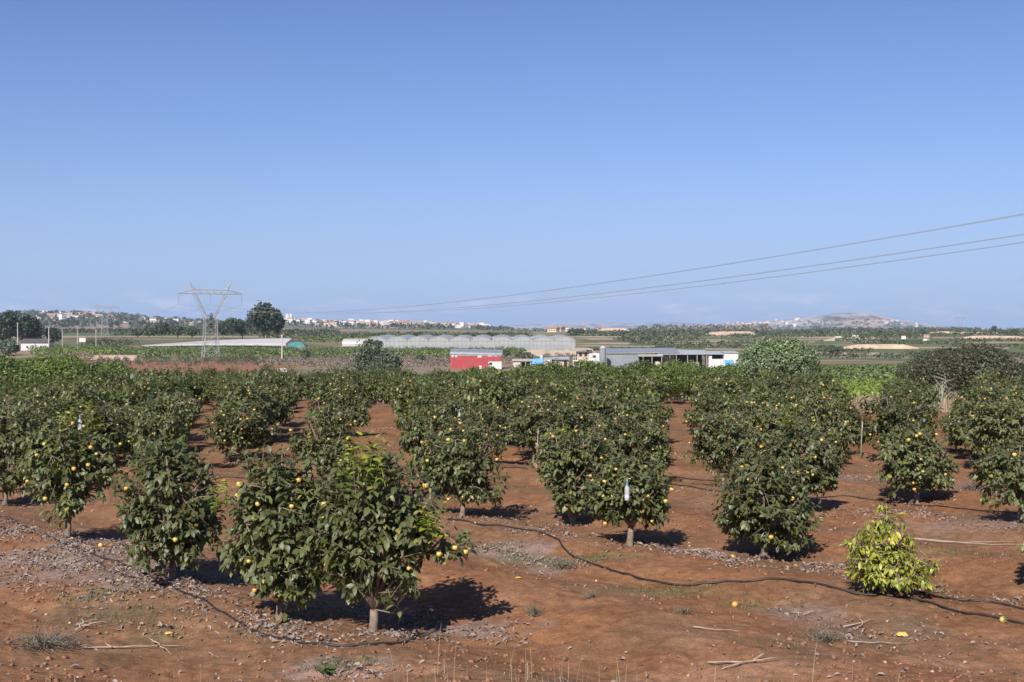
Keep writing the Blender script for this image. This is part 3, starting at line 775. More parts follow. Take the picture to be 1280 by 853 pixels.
# leaf litter, clods and pebbles
def strip_points(lines, rng):
    out = []
    for pl, wid, dens in lines:
        W = [at(*p) for p in pl]
        for a, b in zip(W[:-1], W[1:]):
            ln = (b-a).length; n = int(ln*dens*wid*1.6)
            for _ in range(n):
                t = rng.random(); p = a.lerp(b, t); d = (b-a).normalized(); s = Vector((-d.y, d.x, 0))*rng.normal()*wid*.42
                x, y = p.x+s.x, p.y+s.y
                if fbm(np.array([x/.45]), np.array([y/.45]), 77, 2)[0] < .36+.12*rng.random(): continue
                out.append((x, y))
    return np.array(out)
LINES = [([(-20, 655), (60, 680), (130, 702), (213, 730)], .9, 210), ([(213, 728), (285, 765), (350, 792), (420, 803), (540, 792)], .55, 250), ([(-20, 690), (60, 715), (130, 735), (180, 745)], 1.3, 130), ([(60, 690), (200, 690)], .5, 120),
         ([(90, 665), (190, 690), (260, 720)], .5, 130), ([(360, 842), (520, 842)], .6, 170), ([(500, 770), (580, 792), (680, 790)], .5, 170), ([(595, 655), (660, 662), (730, 672)], .5, 130), ([(600, 682), (660, 697), (730, 712)], .55, 170),
         ([(800, 683), (870, 690), (940, 712), (1030, 715)], .5, 170), ([(1000, 706), (1060, 716), (1150, 735), (1290, 760)], .5, 130), ([(1030, 640), (1120, 640), (1200, 650), (1290, 662)], .6, 130), ([(1160, 600), (1290, 625)], .9, 90),
         ([(850, 612), (900, 616)], .4, 90), ([(1040, 596), (1100, 600), (1200, 606)], .6, 90), ([(840, 570), (890, 575)], .5, 60), ([(940, 765), (1060, 790), (1190, 800)], .8, 60), ([(460, 535), (500, 540)], .5, 70), ([(470, 620), (530, 640)], .8, 90),
         ([(140, 780), (240, 800)], .6, 90), ([(1130, 560), (1220, 572)], .5, 60), ([(250, 745), (330, 690)], .7, 60), ([(430, 770), (560, 740)], .8, 60)]
r = np.random.default_rng(8)
P2 = strip_points(LINES, r)
# under every nearer tree too
extra = []
for o in NEAR_OBJ+MID_OBJ:
    k = 130 if o.location.y < 26 else 70
    a = r.uniform(0, 6.28, k); d = np.abs(r.normal(size=k))*.55
    extra.append(np.column_stack([o.location.x+np.cos(a)*d*1.2, o.location.y+np.sin(a)*d*.8]))
k = 800; yy = 12+r.random(k)**1.5*22
extra.append(np.column_stack([(r.random(k)-.5)*.92*yy, yy]))
P2 = np.concatenate([P2]+extra)
P = np.column_stack([P2, hgt(P2[:, 0], P2[:, 1])+.006+.02*r.random(len(P2))])
n = len(P)
D = unit(np.column_stack([r.normal(size=(n, 2)), r.normal(size=n)*.28])); N = unit(np.column_stack([r.normal(size=(n, 2))*.5, np.ones(n)]))
T2 = LT.copy(); T2[:, 2] *= 3.0
V, Fq = leaf_arrays(P, D, N, (.078*(.5+.75*r.random(n))), T2, LF, .85)
tag(link('leaf_litter', mesh('leaf_litter', V, Fq, 'dead_leaf', None, False, np.repeat(np.clip(r.normal(.55, .2, n), 0, 1), 8))), 'greyish pink dead leaves lying in drifts along the tree rows', 'leaf litter', None, 'stuff')
print('litter', n)
OCT = np.array([(1, 0, 0), (0, 1, 0), (-1, 0, 0), (0, -1, 0), (0, 0, 1), (0, 0, -1)], float)
OF = [(0, 1, 4), (1, 2, 4), (2, 3, 4), (3, 0, 4), (1, 0, 5), (2, 1, 5), (3, 2, 5), (0, 3, 5)]
def lumps(name, n, smin, smax, mat, rng, label, cat, powr=2.5, flat=.7):
    yy = 11.5+rng.random(n)**1.6*20; xx = (rng.random(n)-.5)*.94*yy
    keep = fbm(xx/1.1, yy/1.1, 55, 2) > .36+.2*rng.random(n)
    xx, yy = xx[keep], yy[keep]; n = len(xx)
    s = smin+(smax-smin)*rng.random(n)**powr
    V = OCT[None]*(.7+.6*rng.random((n, 6, 1)))+rng.normal(size=(n, 6, 3))*.18
    a = rng.uniform(0, 6.28, n); ca, sa = np.cos(a)[:, None], np.sin(a)[:, None]
    V = np.stack([V[..., 0]*ca-V[..., 1]*sa, V[..., 0]*sa+V[..., 1]*ca, V[..., 2]*flat], -1)*s[:, None, None]
    V += np.column_stack([xx, yy, hgt(xx, yy)+s*.2])[:, None, :]
    Fq = []
    for f in OF: Fq += (np.arange(n)[:, None]*6+np.array(f)[None]).tolist()
    return tag(link(name, mesh(name, V.reshape(-1, 3), Fq, mat, None, True)), label, cat, None, 'stuff')
M['clod'] = plain('clod', (.235, .118, .072), .95, .35, 2.0, spec=.1)
M['pebble'] = plain('pebble', (.46, .30, .21), .85, .35, 1.5, spec=.2)
lumps('soil_clods', 6500, .007, .040, 'clod', r, 'crumbled clods of the red-brown soil', 'soil clods')
lumps('pebbles', 750, .006, .032, 'pebble', r, 'small pale orange pebbles strewn on the soil', 'pebbles', 3)

# the yellow-green sapling
g = at(1110, 743); r = np.random.default_rng(12)
t = thing('young_sapling', 'small bushy yellow-green sapling beside the black hose', 'sapling', g)
lb = [(0, 0, .34, .56, .5, .28), (-.05, 0, .62, .42, .38, .28), (-.04, 0, .92, .20, .2, .22), (.36, -.05, .30, .26, .22, .16), (-.36, 0, .42, .22, .2, .16), (-.02, 0, 1.12, .12, .12, .14), (.5, -.05, .44, .22, .18, .12), (-.42, 0, .72, .18, .16, .1), (.22, 0, .82, .16, .15, .12)]
tips, axes = twigs(lb, 250, r, zmin=.1); tips2 = np.array([(.62, 0, .32), (.72, 0, .26), (.52, .05, .30), (-.36, 0, .86), (-.46, 0, .80), (-.3, 0, .98), (-.02, 0, 1.22), (.03, 0, 1.15), (.2, 0, 1.1), (-.58, 0, .52)]); ax2 = unit(np.array([(1, 0, -.1), (1, 0, -.3), (1, 0, .1), (-1, 0, .3), (-1, 0, .1), (-.7, 0, .6), (-.1, 0, 1), (.2, 0, 1), (1, 0, .5), (-1, 0, .1)]))
tips = np.concatenate([tips, tips2]); axes = np.concatenate([axes, ax2])
link('crown', crown_mesh('crown', tips, axes, r, 9, .115, 'sapling_leaf', .8, .26, width=.8), t)
link('trunk', branches_mesh('trunk', lb, tips, axes, r, .12, .018, nl=4), t)

# ------------------------------------------------------------------ hoses
def hose(pl, label, rad=.013, lift=.006, name='irrigation_hose', ends=None):
    P = [at(*p) for p in pl]
    out = []
    r = np.random.default_rng(len(pl)*7+int(pl[0][0]))
    for k in range(len(P)-1):
        p0, p1, p2, p3 = P[max(k-1, 0)], P[k], P[k+1], P[min(k+2, len(P)-1)]
        n = max(4, int((p2-p1).length/.12))
        for i in range(n):
            t = i/n
            q = .5*((2*p1)+(p2-p0)*t+(2*p0-5*p1+4*p2-p3)*t*t+(3*p1-p0-3*p2+p3)*t**3)
            out.append(q)
    out.append(P[-1])
    x = np.array([q.x for q in out]); y = np.array([q.y for q in out])
    z = hgt(x, y, True)+rad*.55+lift
    for _ in range(2): z = np.maximum(z, np.convolve(np.pad(z, 1, 'edge'), [.25, .5, .25], 'valid'))
    pts = [Vector((a, b, c)) for a, b, c in zip(x, y, z)]
    if ends: pts += [pts[-1]+Vector(e) for e in ends]
    mb = MB(); mb.tube(pts, rad, 8)
    return tag(mb.obj(name, ['hose'], None, True), label, 'hose', 'black irrigation hoses on the soil')
hose([(560, 650), (600, 657), (650, 662), (690, 672), (706, 688), (728, 702), (770, 717), (810, 727), (850, 732), (890, 732), (925, 728), (955, 726), (990, 728), (1030, 735), (1070, 743), (1120, 747), (1150, 752), (1200, 766), (1290, 782)], 'long black hose winding from the centre trees past the yellow-green sapling', .015)
hose([(-20, 640), (60, 672), (140, 702), (215, 735), (280, 770), (330, 793), (390, 808), (440, 808), (490, 806), (520, 802)], 'black hose half buried in dead leaves along the front-left trees, one end raised', .014, 0, ends=[(.10, .03, .02), (.20, .06, .07), (.25, .06, .13), (.25, .05, .17)])
hose([(830, 606), (850, 608), (880, 612), (905, 616)], 'short black hose crossing the corridor between the bottle-trap tree and the right cluster', .012)
hose([(1000, 622), (1040, 621), (1100, 628), (1180, 634), (1290, 646)], 'thin drip hose behind the yellow-green sapling under the lone tree', .011)
hose([(1150, 742), (1190, 752), (1240, 757), (1290, 766)], 'black hose right of the sapling, behind the long winding one', .013)
hose([(1150, 575), (1200, 590), (1290, 604)], 'thin drip hose at the right between the lone tree and the dark bush trees', .011)
hose([(835, 597), (870, 601), (900, 603)], 'thin drip hose further back across the right centre corridor', .011)
hose([(620, 585), (660, 587)], 'thin drip hose in the bare gap left of the staked tree', .011)
hose([(265, 600), (300, 598), (330, 606)], 'thin drip hose in the left red corridor behind the rounded tree', .011)

# ------------------------------------------------------------------ small things on the soil
def ground_fruit(px, py, label, flat=1, orange=False, s=1.0):
    g = at(px, py); o = link('fallen_persimmon', FRUIT[1 if orange else 0].copy(), None, g+Vector((0, 0, .03*s*flat)))
    o.rotation_euler = (random.uniform(.6, 2), random.uniform(-.5, .5), random.uniform(0, 6)); o.scale = (s, s, s*flat)
    tag(o, label, 'fruit')
ground_fruit(919, 762, 'round orange persimmon lying alone on bare soil below the hose', orange=True)
ground_fruit(125, 683, 'greenish fallen persimmon on dead leaves by the broad left tree')
ground_fruit(917, 699, 'orange fallen persimmon beside the full skirted tree', orange=True)
ground_fruit(1255, 780, 'yellow fallen persimmon at the right near the end of the long hose')
def smashed(px, py, label, s=.12):
    g = at(px, py); mb = MB(); r = np.random.default_rng(int(px))
    n = 14; ring = []
    for k in range(n):
        a = 2*PI*k/n; q = s*r.uniform(.7, 1.15); ring.append((q*math.cos(a), q*.7*math.sin(a), .012*r.random()))
    mid = [(.55*x*r.uniform(.7, 1.2), .55*y*r.uniform(.7, 1.2), s*r.uniform(.35, .62)) for x, y, z in ring]
    V = ring+mid+[(0, 0, s*.42)]
    Fc = [(k, (k+1) % n, n+(k+1) % n, n+k) for k in range(n)]+[(n+k, n+(k+1) % n, 2*n) for k in range(n)]
    mb.add(V, Fc); o = mb.obj('crushed_persimmon', ['fruit_yellow'], None, True, loc=g+Vector((0, 0, .005))); tag(o, label, 'fruit')
smashed(1128, 795, 'crushed yellow-orange persimmon below the sapling', .085)
smashed(210, 795, 'crushed orange persimmon beside the dry branch at bottom left', .05)
smashed(648, 725, 'crushed yellow persimmon near the front tree shadow', .045)
def branch(px, py, pts, label, rad=.012, name='fallen_branch', mat='stick'):
    g = at(px, py); t = []
    mb = MB()
    for chain in pts:
        P = []
        for (dx, dy, dz) in chain:
            x, y = g.x+dx, g.y+dy; P.append((x, y, zat(x, y)+rad+dz))
        Q = []
        rb = random.Random(int(px*7+py))
        for a_, b_ in zip(P[:-1], P[1:]):
            for q in range(4):
                w_ = Vector(a_).lerp(Vector(b_), q/4); Q.append(w_+Vector((rb.uniform(-1, 1), rb.uniform(-1, 1), 0))*.022+Vector((0, 0, rb.uniform(0, .012))))
        Q.append(Vector(P[-1]))
        mb.tube(Q, [rad*.85*(1-.65*k/(len(Q)-1)) for k in range(len(Q))], 6)
    tag(mb.obj(name, [mat], None, True), label, 'branch')
branch(172, 814, [[(-.62, -.05, .0), (-.25, .02, .01), (.1, .08, .02), (.5, .22, .03)], [(.05, .3, .04), (.2, .1, .05), (.42, -.15, 0)], [(-.3, 0, .01), (-.42, .1, .04)]], 'thin crossed dry branches at bottom left')
branch(265, 822, [[(-.08, .12, .01), (.02, 0, .01), (.1, -.14, .0)]], 'short straight dry stick at bottom left on bare soil', .009)
branch(100, 790, [[(-.05, -.1, .0), (.02, .05, .06), (.15, .2, .08)], [(.0, 0, .02), (.16, .05, .07), (.28, .15, .05)], [(0, 0, 0), (-.02, .18, .1)]], 'dark forked twig at the far bottom left', .014)
branch(938, 833, [[(-.42, .12, .01), (-.1, .02, .02), (.3, .02, .03)], [(-.1, .0, .02), (-.32, -.12, .0)], [(.05, .05, .02), (.18, .12, .06)]], 'pale forked dry branch at the bottom right of centre', .014)
branch(1075, 782, [[(-.2, -.05, .01), (0, .0, .02), (.22, .08, .01)], [(-.05, -.15, 0), (.05, .0, .04), (.02, .25, .08)]], 'grey branched stick under the sapling', .011)
branch(1095, 806, [[(-.3, .02, 0), (0, 0, .01), (.32, -.02, 0)]], 'straight pale stick lying in front of the crushed fruit', .010)
branch(895, 789, [[(-.25, .06, .01), (0, 0, .01), (.3, .03, .01)]], 'pale stick left of the lone orange fruit', .010)
branch(880, 694, [[(-.3, .2, .03), (0, 0, .05), (.25, -.15, .02)], [(-.1, 0, .05), (.2, .1, .1)], [(0, 0, .05), (-.2, -.1, .03)]], 'dry brushwood right of the bottle-trap tree', .011)
branch(1210, 683, [[(-1.1, .2, .01), (-.4, .05, .02), (.4, -.05, .02), (1.2, -.3, .01)], [(-.9, .35, .01), (0, .15, .03), (.8, -.05, .02)]], 'long dry canes lying behind the sapling at right', .012)
branch(1010, 770, [[(-.2, .1, 0), (.1, .0, .03)], [(-.1, -.1, .0), (.15, .1, .04)]], 'small dark twig between hose and sapling', .009)
def tuft(px, py, n, s, h, label, mat='scrub_leaf'):
    g = at(px, py); r = np.random.default_rng(int(px+py)); mb = MB()
    for _ in range(n):
        a = r.uniform(0, 6.28); e = Vector((math.cos(a)*s*r.random(), math.sin(a)*s*r.random(), h*r.uniform(.3, 1)))
        m = e*.5+Vector((r.normal(), r.normal(), r.normal()))*s*.12
        mb.tube([(r.normal()*s*.2, r.normal()*s*.2, -.02), m, e], [.005, .004, .002], 3, cap=False)
    me = mb.mesh('dry_tuft', [mat]); a = me.attributes.new('tint', 'FLOAT', 'POINT'); a.data.foreach_set('value', r.random(len(me.vertices)).astype(np.float32)*.5)
    tag(link('dry_tuft', me, None, g), label, 'dry plant')
tuft(55, 812, 200, .55, .16, 'dark twiggy dry tuft in the bottom left corner')
tuft(668, 770, 70, .16, .16, 'small grey dry tuft at the tip of the front shadow')
tuft(740, 748, 60, .16, .10, 'small brown dry tuft in the open soil under the hose')
tuft(855, 770, 60, .18, .10, 'flat dry tuft left of the lone orange fruit')
tuft(1030, 800, 120, .3, .10, 'flattened dark dry weeds in front of the sapling')
tuft(1215, 612, 110, .5, .22, 'dry grey weeds between the two right edge trees')
tuft(700, 712, 120, .3, .14, 'grey dry weeds below the hose bend')
# broad-leaf weed at the bottom
g = at(408, 842); r = np.random.default_rng(9)
k = 16; a = r.uniform(0, 6.28, k)
V, Fq = leaf_arrays(np.tile([[0, 0, .01]], (k, 1))+r.normal(size=(k, 3))*[.03, .03, 0], np.column_stack([np.cos(a), np.sin(a), .35+.5*r.random(k)]), np.tile([[0, 0, 1.]], (k, 1))+r.normal(size=(k, 3))*.2, .16*(.6+.6*r.random(k)))
tag(link('leafy_weed', mesh('leafy_weed', V, Fq, 'green_weed', None, True, np.repeat(r.random(k), 8)), None, g), 'green broad-leaved weed at the bottom edge below the front tree', 'weed')

# ------------------------------------------------------------------ bottle traps and stakes
def bottle(tree, off, label, s=1.0):
    p = tree.location+Vector(off)
    t = thing('bottle_trap', label, 'bottle trap', p, 0, 'bottle traps hung in the trees'); t.scale = (s, s, s)
    mb = MB(); mb.lathe([(0, 0), (.040, 0), (.044, .012), (.044, .20), (.036, .235), (.016, .262), (.016, .285)], 16); mb.obj('bottle_body', ['bottle'], t, True)
    mb = MB(); mb.lathe([(0, .004), (.041, .004), (.041, .10), (0, .10)], 16); mb.obj('bait_liquid', ['white'], t, True)
    mb = MB(); mb.lathe([(.0185, .278), (.0185, .305), (0, .305)], 12); mb.obj('cap', ['blue'], t)
    mb = MB(); mb.tube([(0, 0, .305), (.0, 0, .36), (.03, 0, .385), (.07, 0, .375)], .006, 6); mb.obj('hanger', ['white'], t, True)
bottle(NEAR_OBJ[8], (-.12, -.84, .86), 'clear bottle trap with white liquid in the small tree right of the forked trunk', .9)
bottle(MID_OBJ[8], (-.75, -.75, 1.25), 'small white bottle trap behind the dense centre tree', .75)
bottle(MID_OBJ[17], (.55, -.8, 1.15), 'white bottle trap in the tree left of the staked one', .85)
bottle(NEAR_OBJ[0], (-.05, .75, 1.72), 'white bottle trap behind the top of the two-shoot tree', .75)
def stake(tree, off, h, label):
    mb = MB(); mb.tube([(0, 0, -.1), (.02, 0, h*.5), (.05, 0, h)], .018, 6)
    tag(mb.obj('wooden_stake', ['dead_wood'], None, True, loc=(tree.location.x+off[0], tree.location.y+off[1], zat(tree.location.x+off[0], tree.location.y+off[1]))), label, 'stake')
stake(MID_OBJ[16], (.33, -.62, 0), 1.15, 'pale thin stake leaning in front of the right-hand staked tree')
stake(MID_OBJ[10], (.05, -.75, 0), 1.1, 'pale thin stake in the tree right of the bare gap')

# ------------------------------------------------------------------ pylons and wires
def pylon_parts():
    H = 23.5                       # height of the crossarm
    body = MB()
    def beam(p, q, w=.16, b=body): b.tube([p, q], w, 4)
    def ring_at(z, w): return [Vector((sx*w, sy*w, z)) for sx, sy in ((-1, -1), (1, -1), (1, 1), (-1, 1))]
    lev = [(0, 2.7), (3.2, 2.5), (6.4, 2.3), (9.4, 2.15), (12.2, 2.05), (15.0, 1.95)]
    R = [ring_at(z, w) for z, w in lev]
    for a, b in zip(R[:-1], R[1:]):
        for k in range(4):
            beam(a[k], b[k], .11); beam(a[k], b[(k+1) % 4], .055); beam(a[(k+1) % 4], b[k], .055); beam(b[k], b[(k+1) % 4], .05)
    # V-shaped window
    arms = MB()
    for sx in (-1, 1):
        lo = [Vector((sx*1.95, -1.95, 15)), Vector((sx*1.95, 1.95, 15)), Vector((sx*1.1, 1.2, 15.3)), Vector((sx*1.1, -1.2, 15.3))]
        hi = [Vector((sx*6.2, -.6, H)), Vector((sx*6.2, .6, H)), Vector((sx*5.0, .6, H)), Vector((sx*5.0, -.6, H))]
        mids = [[a.lerp(b, t) for a, b in zip(lo, hi)] for t in (0, .25, .5, .75, 1)]
        for m0, m1 in zip(mids[:-1], mids[1:]):
            for k in range(4):
                beam(m0[k], m1[k], .07, arms); beam(m0[k], m1[(k+1) % 4], .045, arms); beam(m1[k], m1[(k+1) % 4], .04, arms)
    cross = MB()
    def chain(xs, zs_lo, zs_hi, wy):
        for k in range(len(xs)-1):
            for s in (-1, 1):
                beam((xs[k], s*wy[k], zs_lo[k]), (xs[k+1], s*wy[k+1], zs_lo[k+1]), .13, cross); beam((xs[k], s*wy[k]*.6, zs_hi[k]), (xs[k+1], s*wy[k+1]*.6, zs_hi[k+1]), .13, cross)
                beam((xs[k], s*wy[k], zs_lo[k]), (xs[k+1], s*wy[k+1]*.6, zs_hi[k+1]), .075, cross)
                beam((xs[k], s*wy[k]*.6, zs_hi[k]), (xs[k], s*wy[k], zs_lo[k]), .075, cross)
            beam((xs[k], wy[k], zs_lo[k]), (xs[k+1], -wy[k+1], zs_lo[k+1]), .075, cross)
    xs = [-11, -8.5, -6, -3.6, -1.2, 1.2, 3.6, 6, 8.5, 11]
    chain(xs, [H]*10, [H+.15, H+.8, H+1.4, H+1.4, H+1.4, H+1.4, H+1.4, H+1.4, H+.8, H+.15], [.1, .4, .65, .65, .65, .65, .65, .65, .4, .1])
    horns = []
    for sx in (-1, 1):
        h = MB()
        for q in ((sx*5.2, -.4), (sx*5.2, .4), (sx*6.3, -.4), (sx*6.3, .4)):
            beam((q[0], q[1], H+1.4), (sx*7.3, 0, H+4.4), .10, h)
        beam((sx*5.6, -.3, H+2.4), (sx*6.6, .3, H+2.4), .07, h); beam((sx*6.2, -.2, H+3.2), (sx*6.9, .2, H+3.2), .07, h)
        horns.append(h)
    ins = MB()
    for k in range(11): ins.lathe([(.03, -k*.32), (.17, -k*.32-.05), (.17, -k*.32-.14), (.03, -k*.32-.2)], 8)
    ins.tube([(0, 0, .1), (0, 0, -3.7)], .05, 6)
    return body.mesh('tower_body', ['steel']), arms.mesh('window_arms', ['steel']), cross.mesh('crossarm', ['steel']), [h.mesh('peak', ['steel']) for h in horns], ins.mesh('insulator', ['insulator'])
PB = pylon_parts(); PH = 23.5
AX = Vector((.904, .428, 0))                     # crossarm direction
def pylon(loc, label, sc=1.0, rz=math.atan2(.428, .904), near=True):
    t = thing('lattice_pylon', label, 'pylon', loc, rz, 'high-voltage pylons'); t.scale = (sc,)*3
    link('tower_body', PB[0], t); link('window_arms', PB[1], t); link('crossarm', PB[2], t)
    for p in PB[3]: link('peak', p, t)
    for x in (-11, 0, 11): link('insulator', PB[4], t, (x, 0, PH-.1))
    return t
P1 = Vector((-108, 430, zat(-108, 430))); P2_ = Vector((-243, 716, zat(-243, 716)))
sc1 = (CAMZ+(HY-367.5)/F*430-P1.z)/PH; sc2 = (CAMZ+(HY-385.0)/F*716-P2_.z)/PH
pylon(P1, 'large lattice pylon with V-shaped head, standing by the red field at left', sc1)
pylon(P2_, 'smaller hazy lattice pylon left of the large one', sc2)
g = at(1200, 414); g.y = 1500; g.x = 560/F*1500; g.z = zat(g.x, g.y); pylon(g, 'tiny distant pylon on the plain right of the mountain', .72, .2)
g = Vector(((968-CX)/F*2600, 2600, 0)); g.z = zat(g.x, g.y); pylon(g, 'tiny distant pylon below the left foot of the mountain', .85, .4)
LD = (P2_-P1); LD.z = 0
def wire(pts, label, rad=.022):
    mb = MB(); mb.tube(pts, rad, 5, cap=False)
    tag(mb.obj('power_line', ['wire'], None, True), label, 'power line', 'conductors of the high-voltage line')
NM = {-11: 'upper', 0: 'middle', 11: 'lowest'}
for off in (-11, 0, 11):
    for s in (-.22, .22):
        a = P1+AX*(off*sc1+s); pts = []
        z0 = P1.z+(PH-3.8)*sc1
        for k in range(70):
            t = 1.42*k/69
            q = Vector((P1.x+135*t, P1.y-285*t, 0))+AX*(off*sc1*(1-.12*t)+s)
            dz = {-11: (.15, .0), 0: (0, 0), 11: (.55, 0)}[off][0]*t
            q.z = z0+15.3*t*t-17.8*t+dz
            pts.append(q)
        b = P2_+AX*(off*sc2+s); zb = P2_.z+(PH-3.8)*sc2; back = []
        for k in range(1, 25):
            u = k/24; q = a.lerp(b, u); q.z = z0+(zb-z0)*u-4*u*(1-u)*5.5; back.append(q)
        side = 'front' if s < 0 else 'rear'
        wire(back[::-1]+pts, '%s of the paired %s wires sweeping across the sky to the pylon' % (side, NM[off]), .021)

# ------------------------------------------------------------------ buildings
def at_d(px, d): x = (px-CX)/F*d; return Vector((x, d, zat(x, d)))
# red two-storey building: pixel box 563..627 wide, roof edge row 438
D0 = 318; k = D0/F; g = at_d(595, D0)
zt = lambda row: CAMZ-(row-HY)/F*D0-g.z
t = thing('red_building', 'red two-storey building with grey mono-pitch roof and small white windows', 'building', g)
xl, xr = (563-595)*k, (627-595)*k; dp = 8.0
zl, zr_ = zt(443.0), zt(444.0)
mb = MB(); mb.hexa([(xl, 0, -.3), (xr, 0, -.3), (xr, dp, -.3), (xl, dp, -.3)], [(xl, 0, zl), (xr, 0, zr_), (xr, dp, zr_+.9), (xl, dp, zl+.9)]); mb.obj('wall', ['red_wall'], t)
mb = MB(); o_ = .25
mb.hexa([(xl-o_, -o_, zl-.05), (xr+o_, -o_, zr_-.05), (xr+o_, dp, zr_+.95), (xl-o_, dp, zl+.95)], [(xl-o_, -o_, zl+.15), (xr+o_, -o_, zr_+.15), (xr+o_, dp, zr_+1.3), (xl-o_, dp, zl+1.3)]); mb.obj('roof', ['roof_grey'], t)
mb = MB(); mb.box(xl-.1, xr+.1, -.10, -.004, zl-.25, zl+.9)
mb2 = MB(); mb2.hexa([(xl, -.12, zl-.35), (xr, -.12, zr_-.3), (xr, -.02, zr_-.3), (xl, -.02, zl-.35)], [(xl, -.12, zl+.55), (xr, -.12, zr_+.45), (xr, -.02, zr_+.45), (xl, -.02, zl+.55)]); mb2.obj('fascia', ['roof_lite'], t)
def window(par, px0, px1, r0, r1, pane='white', c=595):
    f = MB(); a, b = (px0-c)*k, (px1-c)*k; z0, z1 = zt(r1), zt(r0)
    f.box(a, b, -.10, -.003, z0, z1); fo = f.obj('window', ['white'], par)
    p = MB(); p.box(a+.12, b-.12, -.13, -.104, z0+.12, z1-.12); p.obj('pane', [pane], fo)
for (a, b, r0, r1) in [(564.5, 567.2, 443.2, 446.8), (569, 571.4, 443.2, 446.8), (597, 602, 443, 447.2), (610, 615, 442.2, 446), (618.5, 621, 443.2, 446.2)]: window(t, a, b, r0, r1, 'offwhite')
mb = MB(); mb.box((610.5-595)*k, xr+.02, -.08, -.004, -.2, zt(452.2)); mb.obj('white_base', ['white'], t)
f = MB(); f.box((611-595)*k, (615.5-595)*k, -.14, -.083, zt(456.5), zt(453)); fo = f.obj('window', ['concrete'], t); p = MB(); p.box((611.6-595)*k, (615-595)*k, -.17, -.143, zt(456), zt(453.4)); p.obj('pane', ['dark'], fo)
mb = MB(); mb.box((599-595)*k, (602-595)*k, -.06, -.004, -.2, zt(457.3)); mb.obj('door', ['white'], t)
mb = MB(); mb.tube([((582-595)*k, 3, zl+.5), ((582-595)*k, 3, zl+1.9)], .05, 6); mb.obj('antenna', ['steel'], t)

# farm sheds
D0 = 330; k = D0/F
def shed_root(px, name, label, cat='shed', d=None):
    global g, k, D0
    D0 = d or 330; k = D0/F; g = at_d(px, D0)
    return thing(name, label, cat, g)
def zr(row): return CAMZ-(row-HY)/F*D0-g.z
def bx(px0, px1, r0, r1, y0, y1, c):
    mb = MB(); mb.box((px0-c)*k, (px1-c)*k, y0, y1, zr(r1) if r1 is not None else -.3, zr(r0)); return mb
def roof(par, px0, px1, rfront, rback, y0, y1, c, mat, th=.15, rfr=None):
    mb = MB(); a, b = (px0-c)*k, (px1-c)*k; zf, zb = zr(rfront), zr(rback); zf2 = zr(rfr) if rfr is not None else zf; zb2 = zb+(zf2-zf)
    mb.hexa([(a, y0, zf), (b, y0, zf2), (b, y1, zb2), (a, y1, zb)], [(a, y0, zf+th), (b, y0, zf2+th), (b, y1, zb2+th), (a, y1, zb+th)]); return mb.obj('roof', [mat], par)
def posts(par, pxs, rtop, y, c, mat='stick', w=.10):
    for px in pxs:
        mb = MB(); x = (px-c)*k; mb.box(x-w, x+w, y-w, y+w, -.3, zr(rtop)); mb.obj('post', [mat], par)
c = 652; t = shed_root(c, 'open_shed', 'low open shed with grey roof left of the blue tarp')
bx(641, 650, 452, None, 0, 2.5, c).obj('wall', ['offwhite'], t); bx(650, 663, 453, None, 2.6, 2.9, c).obj('shaded_back_wall', ['dark'], t); roof(t, 640, 664.5, 451.6, 449.8, -.4, 4, c, 'roof_tan'); posts(t, [651, 657, 663], 451.8, 0, c)  # back wall coloured near-black, painting in the shade under the roof
c = 671; t = shed_root(c, 'blue_tarp_shelter', 'small shelter covered by a bright blue tarp', 'shelter')
mb = MB(); a, b = (663.5-c)*k, (679.5-c)*k; mb.hexa([(a, 0, zr(455)), (b, 0, zr(455.5)), (b, 3.5, zr(455.5)), (a, 3.5, zr(455))], [(a+.3, .9, zr(449)), (b-.1, .7, zr(448.3)), (b-.2, 3, zr(448.3)), (a+.3, 3, zr(449))]); mb.obj('tarp', ['blue'], t)
bx(664.5, 679, 455.6, None, .3, 3.2, c).obj('wall', ['grey_wall'], t)
c = 685; t = shed_root(c, 'white_hut', 'small white hut with a flue pipe between the tarp and the flat-roofed shed', 'hut')
bx(680, 690, 449, None, 0, 3, c).obj('wall', ['white'], t); roof(t, 679.6, 690.4, 448.9, 448, -.2, 3.2, c, 'roof_lite', .12); bx(675.8, 678.4, 444.5, None, 3.4, 4, c).obj('flue', ['white'], t)
mb = bx(685.5, 688.5, 452, None, -.05, -.004, c); mb.obj('door', ['grey_wall'], t)
c = 702; t = shed_root(c, 'flat_roofed_shed', 'long low flat-roofed shed right of the white hut')
bx(691, 711, 450, None, .5, 4.5, c).obj('wall', ['tan'], t); roof(t, 690.6, 712, 449.8, 447.6, -.2, 5, c, 'roof_tan'); bx(705, 709, 451.5, None, .44, .497, c).obj('door', ['dark'], t)
mb = bx(690.6, 712, 448.3, 449.3, -.26, -.204, c); mb.obj('gutter', ['blue'], t)
c = 730; t = shed_root(c, 'white_farmhouse', 'white and grey flat-roofed house with a railed platform beside the silo', 'house')
bx(722, 737, 440, None, 2, 7, c).obj('wall', ['tan'], t); roof(t, 714, 740, 437.4, 436.4, .4, 7.5, c, 'roof_tan')
w_ = bx(724.5, 728, 441.5, 446, 1.93, 1.997, c); w_.obj('window', ['dark'], t); w_ = bx(731, 734.5, 441.5, 446, 1.93, 1.997, c); w_.obj('window', ['dark'], t)
bx(737, 750, 442, None, 1, 6, c).obj('annexe', ['white'], t); bx(735, 741.5, 437, 442, 2.1, 5.5, c).obj('loft', ['white'], t)
w_ = bx(741, 745, 444.5, 447.5, .93, .997, c); w_.obj('window', ['dark'], t)
